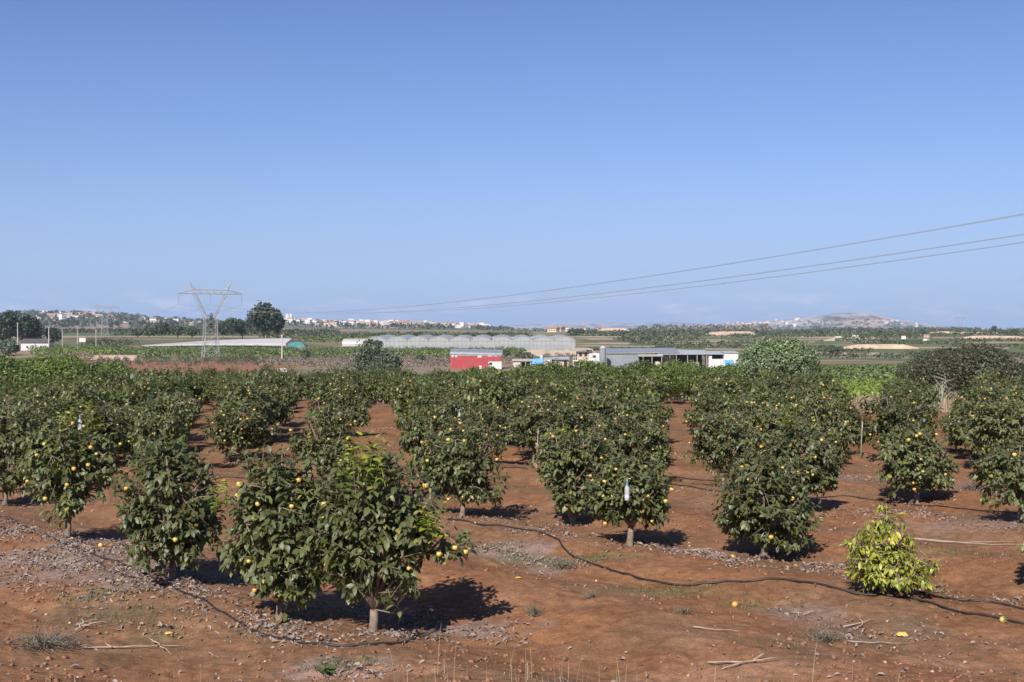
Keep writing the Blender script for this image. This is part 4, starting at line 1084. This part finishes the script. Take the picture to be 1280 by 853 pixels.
bx(716, 742, 450.5, 451.8, -.6, 2, c).obj('platform', ['white'], t); posts(t, [716.5, 724, 732, 741.5], 450.6, -.4, c, 'white', .1)
mb = MB()
for px in np.arange(716.5, 742, 2.5): mb.tube([((px-c)*k, -.55, zr(450.5)), ((px-c)*k, -.55, zr(446.8))], .05, 4)
mb.tube([((716-c)*k, -.55, zr(446.8)), ((742-c)*k, -.55, zr(446.8))], .06, 4); mb.obj('railing', ['white'], t)
bx(717, 735, 452, None, 1.2, 1.9, c).obj('lower_wall', ['offwhite'], t)
c = 753.5; t = shed_root(c, 'grey_silo', 'grey metal silo with a conical top in front of the long barn', 'silo', 327)
mb = MB(); rr_ = 4.2*k; mb.lathe([(rr_, -.3), (rr_, zr(435.5))], 20); mb.obj('tank', ['grey_wall'], t, True)
mb = MB(); mb.lathe([(rr_*1.08, zr(435.6)), (rr_*.35, zr(432.8)), (.0, zr(432.4))], 20); mb.obj('cone_roof', ['roof_lite'], t)
mb = MB(); mb.tube([(rr_+.1, -.1, 0), (rr_+.1, -.1, zr(434))], .07, 5); mb.obj('feed_pipe', ['steel'], t)
c = 820; t = shed_root(c, 'long_barn', 'long grey metal-roofed open barn behind the green grove', 'barn')
roof(t, 758, 850, 442.2, 437.4, 1, 11, c, 'roof_grey', .2, 441.4); roof(t, 822, 888, 443.6, 439.6, .5, 10.5, c, 'roof_lite', .2, 443.2)
bx(759.5, 800, 444, None, 1.2, 1.5, c).obj('wall', ['grey_wall'], t)
bx(800, 884, 444.5, None, 9, 9.3, c).obj('shaded_back_wall', ['dark'], t)  # rear wall painted near-black for the shade of the open interior
mb = MB(); a, b = (797-c)*k, (828-c)*k; mb.hexa([(a, -2.2, zr(445.6)), (b, -2.2, zr(445.4)), (b, 1.15, zr(443.9)), (a, 1.15, zr(443.9))], [(a, -2.2, zr(445.0)), (b, -2.2, zr(444.8)), (b, 1.15, zr(443.3)), (a, 1.15, zr(443.3))]); mb.obj('lean_to_roof', ['roof_tan'], t)
posts(t, [803, 814, 826], 445.6, -1.9, c); posts(t, [838, 846, 860, 872, 884], 443.2, .9, c)
bx(829, 845, 444.5, None, 4, 4.3, c).obj('partition', ['grey_wall'], t)
for (px, s, m, lab) in [(822, 1.1, 'cream', 'round straw bale under the lean-to of the barn, left one'), (833, .8, 'white', 'white tank standing in the open barn'), (868, .9, 'offwhite', 'pale crate stack in the open barn near the white house')]:
    gg = at_d(px, 328); mb = MB()
    if m == 'cream': mb.tube([(-.7, 0, s), (-.6, 0, s), (.6, 0, s), (.7, 0, s)], [s*.9, s, s, s*.9], 18); nm = 'straw_bale'
    elif m == 'white': mb.lathe([(0, 0), (s*.9, 0), (s, .15), (s, 1.5), (s*.6, 1.8), (.2, 1.85), (0, 1.85)], 16); nm = 'water_tank'
    else:
        for q in range(3): mb.box(-1.2, 1.2, -.6, .6, q*.72+.04, q*.72+.7)
        nm = 'crate_stack'
    tag(mb.obj(nm, [m], None, True if m != 'offwhite' else False, loc=gg), lab, nm.split('_')[-1])
c = 904; t = shed_root(c, 'white_shed', 'white rendered shed with a dark open bay at the right end of the barn')
bx(886, 890, 443.5, None, 0, 6, c).obj('wall', ['white'], t); bx(904.5, 922.5, 441.5, None, -.4, 6, c).obj('wall', ['white'], t); bx(890, 904.5, 449, None, 0, 6, c).obj('parapet', ['white'], t); bx(890, 904.5, 443.4, 449, 4.5, 4.7, c).obj('bay_shade_sheet', ['dark'], t)  # near-black sheet set inside the opening paints the bay's shade
roof(t, 884, 905, 443.2, 440.2, -.6, 6.4, c, 'roof_lite', .15); roof(t, 904, 923.2, 441.3, 440, -.7, 6.4, c, 'roof_lite', .15)
c = 910; t = shed_root(c, 'blue_tarp', 'crumpled blue tarp leaning at the foot of the white shed', 'tarp', 329)
mb = MB(); r = np.random.default_rng(3)
NX = 10; V = []
for j in range(4):
    for i in range(NX+1): V.append(((-5+i*1.15)*k*1.0, -.5-.35*(3-j)+r.normal()*.06, zr(456)+(zr(450.2)-zr(456))*j/3+r.normal()*.08))
mb.add(V, [(j*(NX+1)+i, j*(NX+1)+i+1, (j+1)*(NX+1)+i+1, (j+1)*(NX+1)+i) for j in range(3) for i in range(NX)]); o = mb.obj('sheet', ['blue'], t)
md = o.modifiers.new('thick', 'SOLIDIFY'); md.thickness = .03

# greenhouses
def tunnel_profile(w, hs, hr, n=10): return [(-w/2, 0), (-w/2, hs)]+[(-w/2*math.cos(PI*q/n), hs+hr*math.sin(PI*q/n)) for q in range(1, n)]+[(w/2, hs), (w/2, 0)]
D0 = 530; k = D0/F
t = thing('multi_span_greenhouse', 'long translucent greenhouse of round arched bays behind the green grove', 'greenhouse', at_d(580, D0))
x0, x1 = (456-580)*k, (719-580)*k; nb = 10; bw = (x1-x0)/nb; hs, hr = 3.9, 2.0; dep = 60
base = t.location.z
for i in range(nb):
    xc = x0+bw*(i+.5); pr = tunnel_profile(bw*.995, hs, hr)
    b = MB(); n = len(pr)
    V = [(xc+x, 0, z-.6*(z == 0)) for x, z in pr]+[(xc+x, dep, z+.6) for x, z in pr]
    b.add(V, [(q, q+1, n+q+1, n+q) for q in range(1, n-2)]); b.add([(xc+x, 0, z) for x, z in pr], [tuple(range(n))[::-1]]); b.obj('bay', ['film'], t)
    fr = MB(); fr.tube([(xc+x, -.08, z) for x, z in pr], .10, 5)
    for xx in (-.32, -.11, .11, .32): fr.tube([(xc+xx*bw, -.08, 0), (xc+xx*bw, -.08, hs+hr*math.sqrt(max(0, 1-(2*xx)**2)))], .06, 4)
    fr.tube([(xc-bw/2, -.08, hs), (xc+bw/2, -.08, hs)], .07, 4); fr.obj('arch_frame', ['steel'], t)
for xx in (x0, x1):
    b = MB(); b.add([(xx, 0, -.6), (xx, dep, 0), (xx, dep, hs+.6), (xx, 0, hs)], [(0, 1, 2, 3)]); b.obj('side_sheet', ['film'], t)
b = MB(); b.box(x0, x1, dep+.1, dep+.4, 0, hs+1.5); b.obj('rear_wall', ['film_white'], t)
t = thing('white_tunnel', 'bright white low plastic tunnel at the left end of the long greenhouse', 'greenhouse', at_d(447, 575))
b = MB(); pr = tunnel_profile(13, 1.2, 2.4); n = len(pr); V = [(-7+i*.0+0, 0, 0) for i in range(0)]
b.add([(-6.5, y, z) for y, z in pr]+[(6.5, y, z) for y, z in pr], [(q, q+1, n+q+1, n+q) for q in range(n-1)]+[tuple(range(n)), tuple(range(n, 2*n))[::-1]]); b.obj('cover', ['film_white'], t)
# long white shade roof running away to the left
A = at_d(357, 545); B = at_d(172, 562)
t = thing('shade_tunnel', 'long low white shade roof stretching behind the large pylon', 'greenhouse', A)
d = (B-A); d.z = 0; ln = d.length; d.normalize(); s = Vector((-d.y, d.x, 0)); s = s if s.y > 0 else -s
b = MB(); NS = 14; V = []
for i in range(NS+1):
    p = d*ln*i/NS; gz = zat(A.x+p.x, A.y+p.y)-A.z
    for (q, z) in [(0, 1.0), (0, 2.1), (7, 4.3), (14, 2.4)]:
        e = p+s*q; V.append((e.x, e.y, max(gz, -.2*0+gz)+z*(1-.84*(i/NS)**1.5)))
b.add(V, [(i*4+j, i*4+j+1, i*4+j+5, i*4+j+4) for i in range(NS) for j in range(3)]); b.add(V[:4], [(0, 1, 2, 3)]); b.add(V[-4:], [(3, 2, 1, 0)]); b.obj('cover', ['film_white'], t)
b = MB()
for i in range(NS+1):
    p = d*ln*i/NS; gz = zat(A.x+p.x, A.y+p.y)-A.z; b.tube([(p.x, p.y, gz-.3), (p.x, p.y, gz+1.0*(1-.84*(i/NS)**1.5))], .08, 5)
b.obj('support', ['concrete'], t)
# teal arched shed
t = thing('teal_shed', 'dark teal arched shed beside the pine trees', 'shed', at_d(369.5, 520)); k = 520/F
b = MB(); pr = tunnel_profile(23*k, 1.6, 2.5); n = len(pr); b.add([(x, 0, z-.3) for x, z in pr]+[(x, 9, z-.3) for x, z in pr], [(q, q+1, n+q+1, n+q) for q in range(n-1)]+[tuple(range(n))[::-1], tuple(range(n, 2*n))]); b.obj('cover', ['teal'], t)
b = MB(); b.tube([(x*1.005, -.06, z-.3) for x, z in pr], .09, 5); b.obj('arch_frame', ['steel'], t)
b = MB(); b.box(1.0, 3.0, -.08, -.004, -.2, 2.2); b.obj('door', ['grey_wall'], t)
# white house with dark roof far left
t = thing('white_cottage', 'low white house with a dark roof at the far left', 'house', at_d(43, 520)); k = 520/F
def gz_(row): return CAMZ-(row-HY)/F*520-t.location.z
b = MB(); b.box(-17*k, 17*k, 0, 7, -.3, gz_(428.2)); b.obj('wall', ['white'], t)
b = MB(); zf, zm = gz_(428.4), gz_(423.6); b.add([(-18*k, -.6, zf), (18*k, -.6, zf), (18*k, 3.5, zm), (-18*k, 3.5, zm), (-18*k, 7.6, zf), (18*k, 7.6, zf)], [(0, 1, 2, 3), (3, 2, 5, 4), (0, 3, 4), (1, 5, 2), (0, 4, 5, 1)]); b.obj('roof', ['roof_dark'], t)
for xx in (-9*k, -2*k, 8*k):
    b = MB(); b.box(xx-.4, xx+.4, -.05, -.004, .9, 1.9); b.obj('window', ['glass'], t)
# low pink wall, sign, poles
g = at_d(142, 430); mb = MB(); k = 430/F
mb.box(-29*k, 29*k, 0, .5, -.4, 1.75); mb.box(-29*k-.05, 29*k+.05, -.06, .56, 1.75, 1.9); tag(mb.obj('garden_wall', ['stone'], None, loc=g), 'low pinkish stone wall beside the grey reeds', 'wall')
t = thing('roadside_sign', 'white rectangular sign board between the poles at left', 'sign', at_d(103, 520)); k = 520/F; b = MB(); b.box(-4*k, 4*k, -.08, .08, 2.0+1.6, 2.0+3.4); b.obj('board', ['white'], t)
for sx in (-3*k, 3*k): b = MB(); b.tube([(sx, .1, -.3), (sx, .1, 5.2)], .07, 6); b.obj('post', ['steel'], t)
def pole(px, d, rtop, label, r=.14):
    g = at_d(px, d); h = CAMZ-(rtop-HY)/F*d-g.z
    t = thing('utility_pole', label, 'pole', g, 0, 'concrete utility poles')
    b = MB(); b.tube([(0, 0, -.4), (0, 0, h)], [r*1.3, r*.8], 8); b.obj('shaft', ['concrete'], t)
    b = MB(); b.tube([(-.5, 0, h-.35), (.5, 0, h-.35)], .06, 5)
    for x in (-.45, 0, .45): b.lathe([(.05, 0), (.07, .05), (.05, .18), (0, .2)], 6, (x, 0, h-.3))
    b.obj('crossbar', ['insulator'], t)
pole(352.5, 405, 418, 'pale utility pole standing right of the large pylon', .22)
for px, rt, lab in [(22, 403.5, 'tall pole before the left pines'), (61, 408.5, 'second pole from the left, at the cottage roof end'), (78, 410, 'thin pole right of the cottage'), (97, 409.5, 'thin pole just left of the white sign'), (120, 412, 'short pole right of the white sign')]:
    pole(px, 510, rt, lab, .2 if px < 70 else .13)
g = at_d(355, 300); mb = MB(); mb.box(-.9, .9, -.6, .6, -.2, .75); mb.box(-1.0, 1.0, -.7, .7, .75, .9); mb.box(.2, .6, -.63, -.604, .1, .5); tag(mb.obj('irrigation_box', ['concrete'], None, loc=g), 'small pale concrete irrigation box on the red field', 'box')

# ------------------------------------------------------------------ distant vegetation
def far_tree(px, d, rtop, wpx, label, mat='pine_leaf', name='pine_tree', n=900, seed=0, group=None, z0=.18, lobes=10, size=None):
    g = at_d(px, d); H = CAMZ-(rtop-HY)/F*d-g.z; R = wpx*d/F/2; r = np.random.default_rng(seed+int(px))
    lb = sub_lobes(r, lobes, R, H*(1-z0), H*z0, .36)
    make_plant(name, label, 'tree', g, clump_crown('crown', lb, n, r, size or R*.22, mat, inner=.4, lump=.3, zmin=H*z0*.6), stem_mesh('trunk', lb, H*max(z0, .12)*1.2, R*.06, r), group)
far_tree(332, 640, 380.5, 42, 'tall dark umbrella pine, the biggest of the clump right of the large pylon', n=2200, lobes=16)
far_tree(318, 650, 388, 24, 'dark pine at the left shoulder of the biggest pine', seed=2, n=1200)
far_tree(347, 645, 390, 20, 'dark pine at the right shoulder of the biggest pine', seed=3, n=1000)
far_tree(291, 680, 398, 22, 'rounded pine left of the biggest pine, with a flat top', seed=4)
far_tree(303, 690, 402, 20, 'small pine between the flat-topped one and the biggest one', seed=5)
far_tree(262, 700, 393, 17, 'narrow dark pine seen through the head of the large pylon', seed=6)
far_tree(279, 700, 403, 20, 'low pine just right of the large pylon', seed=7)
far_tree(202, 720, 402.5, 20, 'round tree between the two pylons, taller one', 'far_leaf', 'round_tree', seed=8)
far_tree(186, 730, 409, 24, 'low spreading tree right of the smaller pylon', 'far_leaf', 'round_tree', seed=9)
far_tree(222, 725, 408, 24, 'low spreading tree left of the large pylon', 'far_leaf', 'round_tree', seed=10)
far_tree(240, 720, 409, 18, 'small round tree close to the left of the large pylon', 'far_leaf', 'round_tree', seed=11)
far_tree(172, 735, 411, 20, 'lowest round tree right of the smaller pylon', 'far_leaf', 'round_tree', seed=12)
for i, (px, rt, w, lab) in enumerate([(10, 388, 34, 'tallest pine at the far left edge'), (30, 391, 30, 'second pine from the left edge'), (45, 400, 24, 'lower pine right of the far-left pines'), (66, 409, 22, 'small dark tree behind the cottage gable'), (-12, 392, 30, 'pine cut by the left picture edge'), (4, 405, 26, 'low dark pine at the foot of the tallest left pine'), (38, 411, 22, 'low round pine above the cottage roof')]):
    far_tree(px, 540+i*4, rt, w, lab, seed=30+i, n=1300, lobes=12)
far_tree(10, 470, 426, 30, 'grey-green bush left of the white cottage', 'olive_leaf', 'shrub', seed=50, z0=.02)
far_tree(465, 520, 424, 26, 'dark domed bush in front of the long greenhouse', 'dark_leaf', 'shrub', seed=51, z0=.02)
far_tree(382, 420, 437, 14, 'small grey-green shrub on the scrub bank right of the pole', 'olive_leaf', 'shrub', seed=52, z0=.02)
far_tree(525, 400, 444, 14, 'small olive shrub on the scrub bank left of the red building', 'olive_leaf', 'shrub', seed=53, z0=.02)
far_tree(1043, 500, 433, 22, 'isolated grey-green tree before the pale earth bank', 'olive_leaf', 'round_tree', seed=54, z0=.03)
far_tree(720, 900, 411.5, 22, 'dark round tree at the right end of the long greenhouse', 'far_leaf', 'round_tree', seed=55, z0=.05)
far_tree(655, 400, 441, 26, 'grey-green scrub bush behind the blue tarp shelter', 'olive_leaf', 'shrub', seed=56, z0=.02)
far_tree(631, 430, 436, 16, 'green bush just right of the red building', 'grove_leaf', 'shrub', seed=57, z0=.02)
far_tree(1268, 900, 411, 10, 'small dark tree on the plain near the right edge', 'far_leaf', 'round_tree', seed=58, z0=.05)
far_tree(1243, 1200, 407.5, 9, 'dark lone tree on the skyline right of the distant pylon', 'far_leaf', 'round_tree', seed=59, z0=.05)
def mass(name, label, specs, mat, rng, cat='grove', nq=64, size=.34):
    """specs: list of (x, y, R, H): a mass of bushes as one object"""
    V, Fq, T = [], [], []; off = 0
    for (x, y, R, H) in specs:
        d = unit(rng.normal(size=(nq, 3))); d[:, 2] = np.abs(d[:, 2])
        P = np.column_stack([x+d[:, 0]*R, y+d[:, 1]*R, d[:, 2]*H*.78+H*.2])*1.0
        P[:, 2] += zat(x, y); P += rng.normal(size=P.shape)*R*.1
        D = np.cross(d, rng.normal(size=(nq, 3))); N = d+rng.normal(size=(nq, 3))*.3+np.array([0, 0, .3])
        v, f = leaf_arrays(P, D, N, R*size*(.7+.6*rng.random(nq)), DT, DF, 1.6)
        V.append(v); Fq += (np.array(f)+off).tolist(); off += len(v); T.append(np.repeat(np.clip(rng.normal(.5, .16)+rng.normal(size=nq)*.12, 0, 1), 4))
    return tag(link(name, mesh(name, np.concatenate(V), Fq, mat, None, False, np.concatenate(T))), label, cat, None, 'stuff')
def rows(px0, px1, d0, d1, dstep, xstep, R, H, rng, jit=.15, cut=None):
    out = []; d = d0
    while d <= d1:
        x = (px0-CX)/F*d
        while x < (px1-CX)/F*d:
            xx, yy = x+rng.normal()*xstep*jit, d+rng.normal()*dstep*jit*.6
            if cut is None or cut(CX+F*xx/yy, yy): out.append((xx, yy, R*rng.uniform(.8, 1.2), H*rng.uniform(.8, 1.15)))
            x += xstep
        d += dstep
    return out
r = np.random.default_rng(77)
mass('citrus_grove', 'long bright green grove strip behind the pylon and the red building', rows(168, 655, 452, 492, 5.5, 2.6, 1.7, 3.0, r), 'grove_leaf', r)
mass('orchard_rows', 'rows of small dark green young trees on the far red field', rows(125, 345, 350, 436, 11, 3.0, .9, 1.7, r, cut=lambda p, y: r.random() < .85), 'far_leaf', r)
mass('hedge_strip', 'green hedge-like grove strip behind the stone wall at left', rows(46, 165, 455, 485, 6, 2.8, 1.9, 3.6, r), 'citrus_leaf', r)
mass('dark_hedge', 'dark green hedge strip in front of the smaller pylon', rows(105, 170, 560, 580, 8, 3.2, 2.2, 3.6, r), 'far_leaf', r)
mass('scrub', 'grey-brown dry scrub on the bank left of the red building', rows(330, 585, 335, 440, 6, 2.2, 1.1, 1.3, r, .5, cut=lambda p, y: r.random() < .6), 'scrub_leaf', r)
mass('scrub_bank', 'dry scrub and earth bank behind the small sheds', rows(600, 740, 360, 470, 7, 2.6, 1.2, 1.5, r, .5, cut=lambda p, y: r.random() < .45), 'scrub_leaf', r)
mass('crop_field', 'bright yellow-green crop field at the right behind the orchard', rows(930, 1175, 150, 232, 2.2, .9, .62, .75, r), 'field_leaf', r, nq=20, size=.6)
mass('young_grove', 'flat mid-green grove behind the bright crop field at right', rows(900, 1300, 240, 320, 3.6, 1.6, 1.0, 1.5, r), 'grove_leaf', r, nq=20, size=.6)
mass('reeds_grey', 'pale grey plumed reeds at the left end of the stone wall', [((px-CX)/F*426, 426+r.normal(), .55, r.uniform(2.2, 4.2)) for px in r.uniform(84, 116, 70)], 'straw', r, 'reeds', 24, .6)
for o in list(bpy.data.objects):
    if o.name.startswith('reeds_grey'): o.name = 'reeds'
# far farmland strips at right and centre: hedge and grove strips each one object
STR = [(880, 1290, 445, 462, 9, 3.0, 1.5, 2.0, 'far_leaf'), (330, 660, 700, 760, 14, 5, 2.4, 3.0, 'far_leaf'), (380, 480, 620, 650, 10, 4, 2.0, 3.0, 'grove_leaf'), (1020, 1230, 1350, 1400, 25, 7, 3.2, 5.5, 'far_leaf'),
       (150, 420, 820, 1000, 30, 6, 2.8, 4.0, 'far_leaf'), (40, 260, 1100, 1300, 50, 8, 3.5, 4.5, 'far_leaf'), (620, 1290, 1550, 1650, 60, 10, 4, 4.5, 'far_leaf')]
terr = []; d = 480
while d < 1450:
    px = 715+r.uniform(0, 120)
    while px < 1300:
        w_ = r.uniform(60, 220)
        terr += rows(px, min(px+w_, 1300), d, d+d*.009*r.integers(1, 3), d*.0085, d*.0065, d*.0031, min(1.9, .8+d*.0011), r, .2)
        px += w_+r.uniform(30, 220)
    d *= r.uniform(1.05, 1.10)
mass('terrace_groves', 'thin dark green grove rows on the terraces below the mountain', terr, 'far_leaf', r, nq=26, size=.5)
for i, (a, b, d0, d1, ds, xs, R, H, m) in enumerate(STR):
    mass('grove_strip', None, rows(a, b, d0, d1, ds, xs, R, H, r), m, r, nq=32, size=.46)
strips = [o for o in C.objects if o.name.startswith('grove_strip')]
SL = ['dark grove strip right behind the flat green grove', 'dark tree belt behind the long greenhouse', 'small green patch behind the teal shed', 'thin line of trees on the skyline before the mountain',
      'dark tree belt behind the white shade roof', 'dark belt below the left hill town', 'hazy belt of trees on the horizon plain']
for o, s in zip(strips, SL): o['label'] = s
# hill woods
def scatter(px0, px1, d0, d1, n, R, H, rng):
    out = []
    for _ in range(n):
        d = rng.uniform(d0, d1); px = rng.uniform(px0, px1); s = rng.uniform(.6, 1.3); out.append(((px-CX)/F*d, d, R*s, H*s))
    return out
mass('hill_woods', 'dark scattered woods between the houses of the left hill', scatter(-20, 320, 2000, 3250, 420, 9, 9, r), 'far_leaf', r, 'woods', 16, .8)
mass('town_woods', 'dark trees among the white houses of the central town', scatter(340, 640, 2100, 3200, 300, 6, 6, r), 'far_leaf', r, 'woods', 16, .8)
mass('mountain_scrub', 'dark scrub scattered on the lower slopes of the mountain', scatter(850, 1200, 4700, 5600, 260, 8, 5, r), 'far_leaf', r, 'woods', 12, .8)
mass('plain_woods', 'grey-brown line of bare trees on the plain left of the mountain', scatter(800, 960, 1900, 2300, 170, 5, 9, r), 'scrub_leaf', r, 'woods', 16, .7)

# ------------------------------------------------------------------ town houses
def house_mesh(w, d, h, wall, roofm, gable):
    b = MB(); b.box(-w/2, w/2, -d/2, d/2, -3, h, 0)
    o = .5
    if gable: b.add([(-w/2-o, -d/2-o, h), (w/2+o, -d/2-o, h), (w/2+o, 0, h+d*.22), (-w/2-o, 0, h+d*.22), (-w/2-o, d/2+o, h), (w/2+o, d/2+o, h)], [(0, 1, 2, 3), (3, 2, 5, 4), (0, 3, 4), (1, 5, 2)], 1)
    else: b.box(-w/2-.3, w/2+.3, -d/2-.3, d/2+.3, h+.02, h+.6, 1)
    for q in range(3): b.box(-w*.32+q*w*.28, -w*.32+q*w*.28+w*.1, -d/2-.08, -d/2-.01, h*.35, h*.7, 2)
    return b.mesh('town_house', [wall, roofm, 'glass'])
HM = [house_mesh(11, 9, 6, 'house_white', 'tile', True), house_mesh(14, 9, 7.5, 'house_white', 'offwhite', False), house_mesh(9, 9, 9, 'house_white', 'house_white', False), house_mesh(13, 10, 4.5, 'cream', 'tile', True), house_mesh(18, 10, 5, 'offwhite', 'tan', True), house_mesh(10, 8, 7, 'house_white', 'tile', True)]
def houses(n, px0, px1, d0, d1, label, group, rng, s=1.0):
    pts = []
    tries = 0
    while len(pts) < n and tries < n*30:
        tries += 1
        d = rng.uniform(d0, d1); px = rng.uniform(px0, px1); x = (px-CX)/F*d
        if any((x-a)**2+(d-b)**2 < 26**2 for a, b in pts): continue
        pts.append((x, d))
        q = rng.uniform(.85, 1.35)*s
        o = link('town_house', HM[int(rng.integers(6))], None, (x, d, zat(x, d)), rng.normal()*.5, (q, q, q)); tag(o, label, 'house', group)
r = np.random.default_rng(91)
houses(60, 50, 132, 2450, 3200, 'pale house of the hilltop hamlet behind the smaller pylon', 'houses on the left hill', r)
houses(42, 130, 300, 2300, 3100, 'pale house on the right slope of the left hill', 'houses on the left slope', r)
houses(115, 440, 610, 2500, 3200, 'white house of the town above the long greenhouse', 'houses of the central town', r, 1.05)
houses(26, 355, 445, 2300, 3000, 'pale house scattered left of the central town', 'houses left of the town', r)
houses(40, 885, 1000, 5200, 6300, 'pale house of the town climbing the left flank of the mountain', 'houses on the mountain flank', r, .95)
houses(12, 1092, 1150, 5200, 5900, 'pale house on the right shoulder of the mountain', 'houses on the mountain shoulder', r, .8)
houses(5, 690, 800, 1300, 1700, 'low pale farm building on the plain right of the long greenhouse', 'farm buildings on the plain', r, .8)
houses(5, 1040, 1160, 640, 720, 'small pale farm hut among the terraces under the mountain', 'farm huts on the terraces', r, .19)
t = thing('tower_block', 'twin white tower blocks on the skyline right of the pines', 'building', at_d(361.5, 2700)); k = 2700/F
for a, b_, rt in [(-4.2, -.6, 392.5), (.4, 3.4, 392.2)]:
    b = MB(); b.box(a*k, b_*k, 0, 9, -3, CAMZ-(rt-HY)/F*2700-t.location.z); b.obj('tower', ['white'], t)

# pale earth banks on the terraces (real little scarps)
def bank(px0, px1, d, h, label, mat='cream'):
    x0, x1 = (px0-CX)/F*d, (px1-CX)/F*d; n = 24; mb = MB(); r = np.random.default_rng(int(px0)); V = []
    for i in range(n+1):
        x = x0+(x1-x0)*i/n; z = zat(x, d); e = h*(.88+.14*r.random())*min(1, 4*i/n+.25, 4*(1-i/n)+.25)
        V += [(x, d, z-.5), (x, d+h*.8, z+e), (x, d+h*.8+5, z+e*.9), (x, d+h*2+9, z-.8)]
    mb.add(V, [(i*4+j, i*4+4+j, i*4+5+j, i*4+1+j) for i in range(n) for j in range(3)])
    o = mb.obj('earth_bank', [mat], None); tag(o, label, 'bank', None, 'structure')
M['earth'] = plain('earth', (.40, .29, .215), .95, .25, .12); M['earth_grey'] = plain('earth_grey', (.30, .25, .20), .95, .25, .12)
bank(1055, 1150, 550, 2.2, 'pale earth bank right of the isolated grey-green tree', 'earth'); bank(1030, 1110, 660, 1.8, 'thin grey terrace wall under the mountain', 'earth_grey'); bank(880, 950, 900, 3.0, 'pale field edge left of the mountain foot', 'earth'); bank(745, 790, 1250, 5, 'pale bare cutting on the plain', 'earth')
bank(300, 520, 520, 1.2, 'grey bank below the white shade roof', 'earth_grey'); bank(640, 760, 470, 2.6, 'sandy bank behind the farm sheds', 'earth_grey'); bank(1200, 1290, 700, 1.8, 'pale terrace edge at the right', 'earth'); bank(1150, 1260, 1000, 2.2, 'pale strip on the far terraces', 'earth')

# ------------------------------------------------------------------ haze
HZ = dict(density=8.5e-5, color=(.59, .745, 1.0, 1))
mb = MB(); mb.box(-17500, 17500, -17500, 17500, -12, 125)
me = mb.mesh('haze', ['white']); me.materials.clear()
m = bpy.data.materials.new('haze'); m.use_nodes = True; nt = m.node_tree; nt.nodes.clear()
out = nt.nodes.new('ShaderNodeOutputMaterial'); v = nt.nodes.new('ShaderNodeVolumePrincipled'); v.inputs['Color'].default_value = HZ['color']; v.inputs['Density'].default_value = HZ['density']; v.inputs['Anisotropy'].default_value = .0
nt.links.new(v.outputs[0], out.inputs['Volume']); me.materials.append(m)
tag(link('haze', me), 'thin pale blue haze over the far land', 'haze', None, 'stuff')

# ------------------------------------------------------------------ sky, sun, camera
AZ, EL = math.radians(19), math.radians(38)          # shadows fall away from the camera and to the right
w = bpy.data.worlds.new('World'); S.world = w; w.use_nodes = True; nt = w.node_tree
bg = nt.nodes['Background']
sky = nt.nodes.new('ShaderNodeTexSky'); sky.sky_type = 'NISHITA'; sky.sun_disc = False; sky.sun_elevation = EL; sky.sun_rotation = PI+AZ
sky.air_density = 1.0; sky.dust_density = .2; sky.ozone_density = 6.0; sky.altitude = 0
tc = nt.nodes.new('ShaderNodeTexCoord'); sep = nt.nodes.new('ShaderNodeSeparateXYZ'); nt.links.new(tc.outputs['Generated'], sep.inputs[0])
mp = nt.nodes.new('ShaderNodeMapping'); mp.inputs['Scale'].default_value = (14, 14, 60); nt.links.new(tc.outputs['Generated'], mp.inputs[0])
cn = nt.nodes.new('ShaderNodeTexNoise'); cn.inputs['Scale'].default_value = 1.6; cn.inputs['Detail'].default_value = 7; cn.inputs['Roughness'].default_value = .58; nt.links.new(mp.outputs[0], cn.inputs['Vector'])
band = ramp(nt, sep.outputs[2], [(.004, lin(0, 0, 0)), (.014, lin(1, 1, 1)), (.022, lin(.8, .8, .8)), (.034, lin(0, 0, 0))])
cl = ramp(nt, cn.outputs[0], [(.52, lin(0, 0, 0)), (.70, lin(1, 1, 1))])
ma = nt.nodes.new('ShaderNodeMath'); ma.operation = 'MULTIPLY'; nt.links.new(band, ma.inputs[0]); nt.links.new(cl, ma.inputs[1])
mb_ = nt.nodes.new('ShaderNodeMath'); mb_.operation = 'MULTIPLY'; nt.links.new(ma.outputs[0], mb_.inputs[0]); mb_.inputs[1].default_value = .55
tint = mix_col(nt, 1.0, sky.outputs[0], lin(.84, .785, .96), 'MULTIPLY')
hor = ramp(nt, sep.outputs[2], [(0, lin(.92, .92, .92)), (.05, lin(.62, .62, .62)), (.13, lin(.14, .14, .14)), (.25, lin(0, 0, 0))])
air = mix_col(nt, hor, tint, lin(2.95, 4.35, 7.1))
cc = mix_col(nt, mb_.outputs[0], air, lin(7.4, 7.2, 8.3))
nt.links.new(cc, bg.inputs[0]); bg.inputs[1].default_value = .077
sun = bpy.data.lights.new('sun', 'SUN'); sun.energy = 4.8; sun.angle = math.radians(.53); sun.color = (1, .93, .84)
so = bpy.data.objects.new('sun', sun); C.objects.link(so)
dirv = Vector((math.sin(AZ)*math.cos(EL), math.cos(AZ)*math.cos(EL), -math.sin(EL)))
so.rotation_euler = dirv.to_track_quat('-Z', 'Y').to_euler(); so.location = (-10, -20, 40)
cam = bpy.data.cameras.new('camera'); co = bpy.data.objects.new('camera', cam); C.objects.link(co); S.camera = co
cam.sensor_width = 36; cam.lens = F/1280*36; cam.clip_start = .1; cam.clip_end = 60000
co.location = (0, 0, CAMZ); co.rotation_euler = (PI/2-math.atan((426.5-HY)/F), 0, 0)
S.view_settings.view_transform = 'Standard'; S.view_settings.look = 'None'; S.view_settings.gamma = 1; S.view_settings.exposure = 0.6
S.render.resolution_x, S.render.resolution_y = 1024, 682
S.cycles.use_denoising = True; S.cycles.max_bounces = 6; S.cycles.diffuse_bounces = 3; S.cycles.transparent_max_bounces = 16; S.cycles.volume_bounces = 0
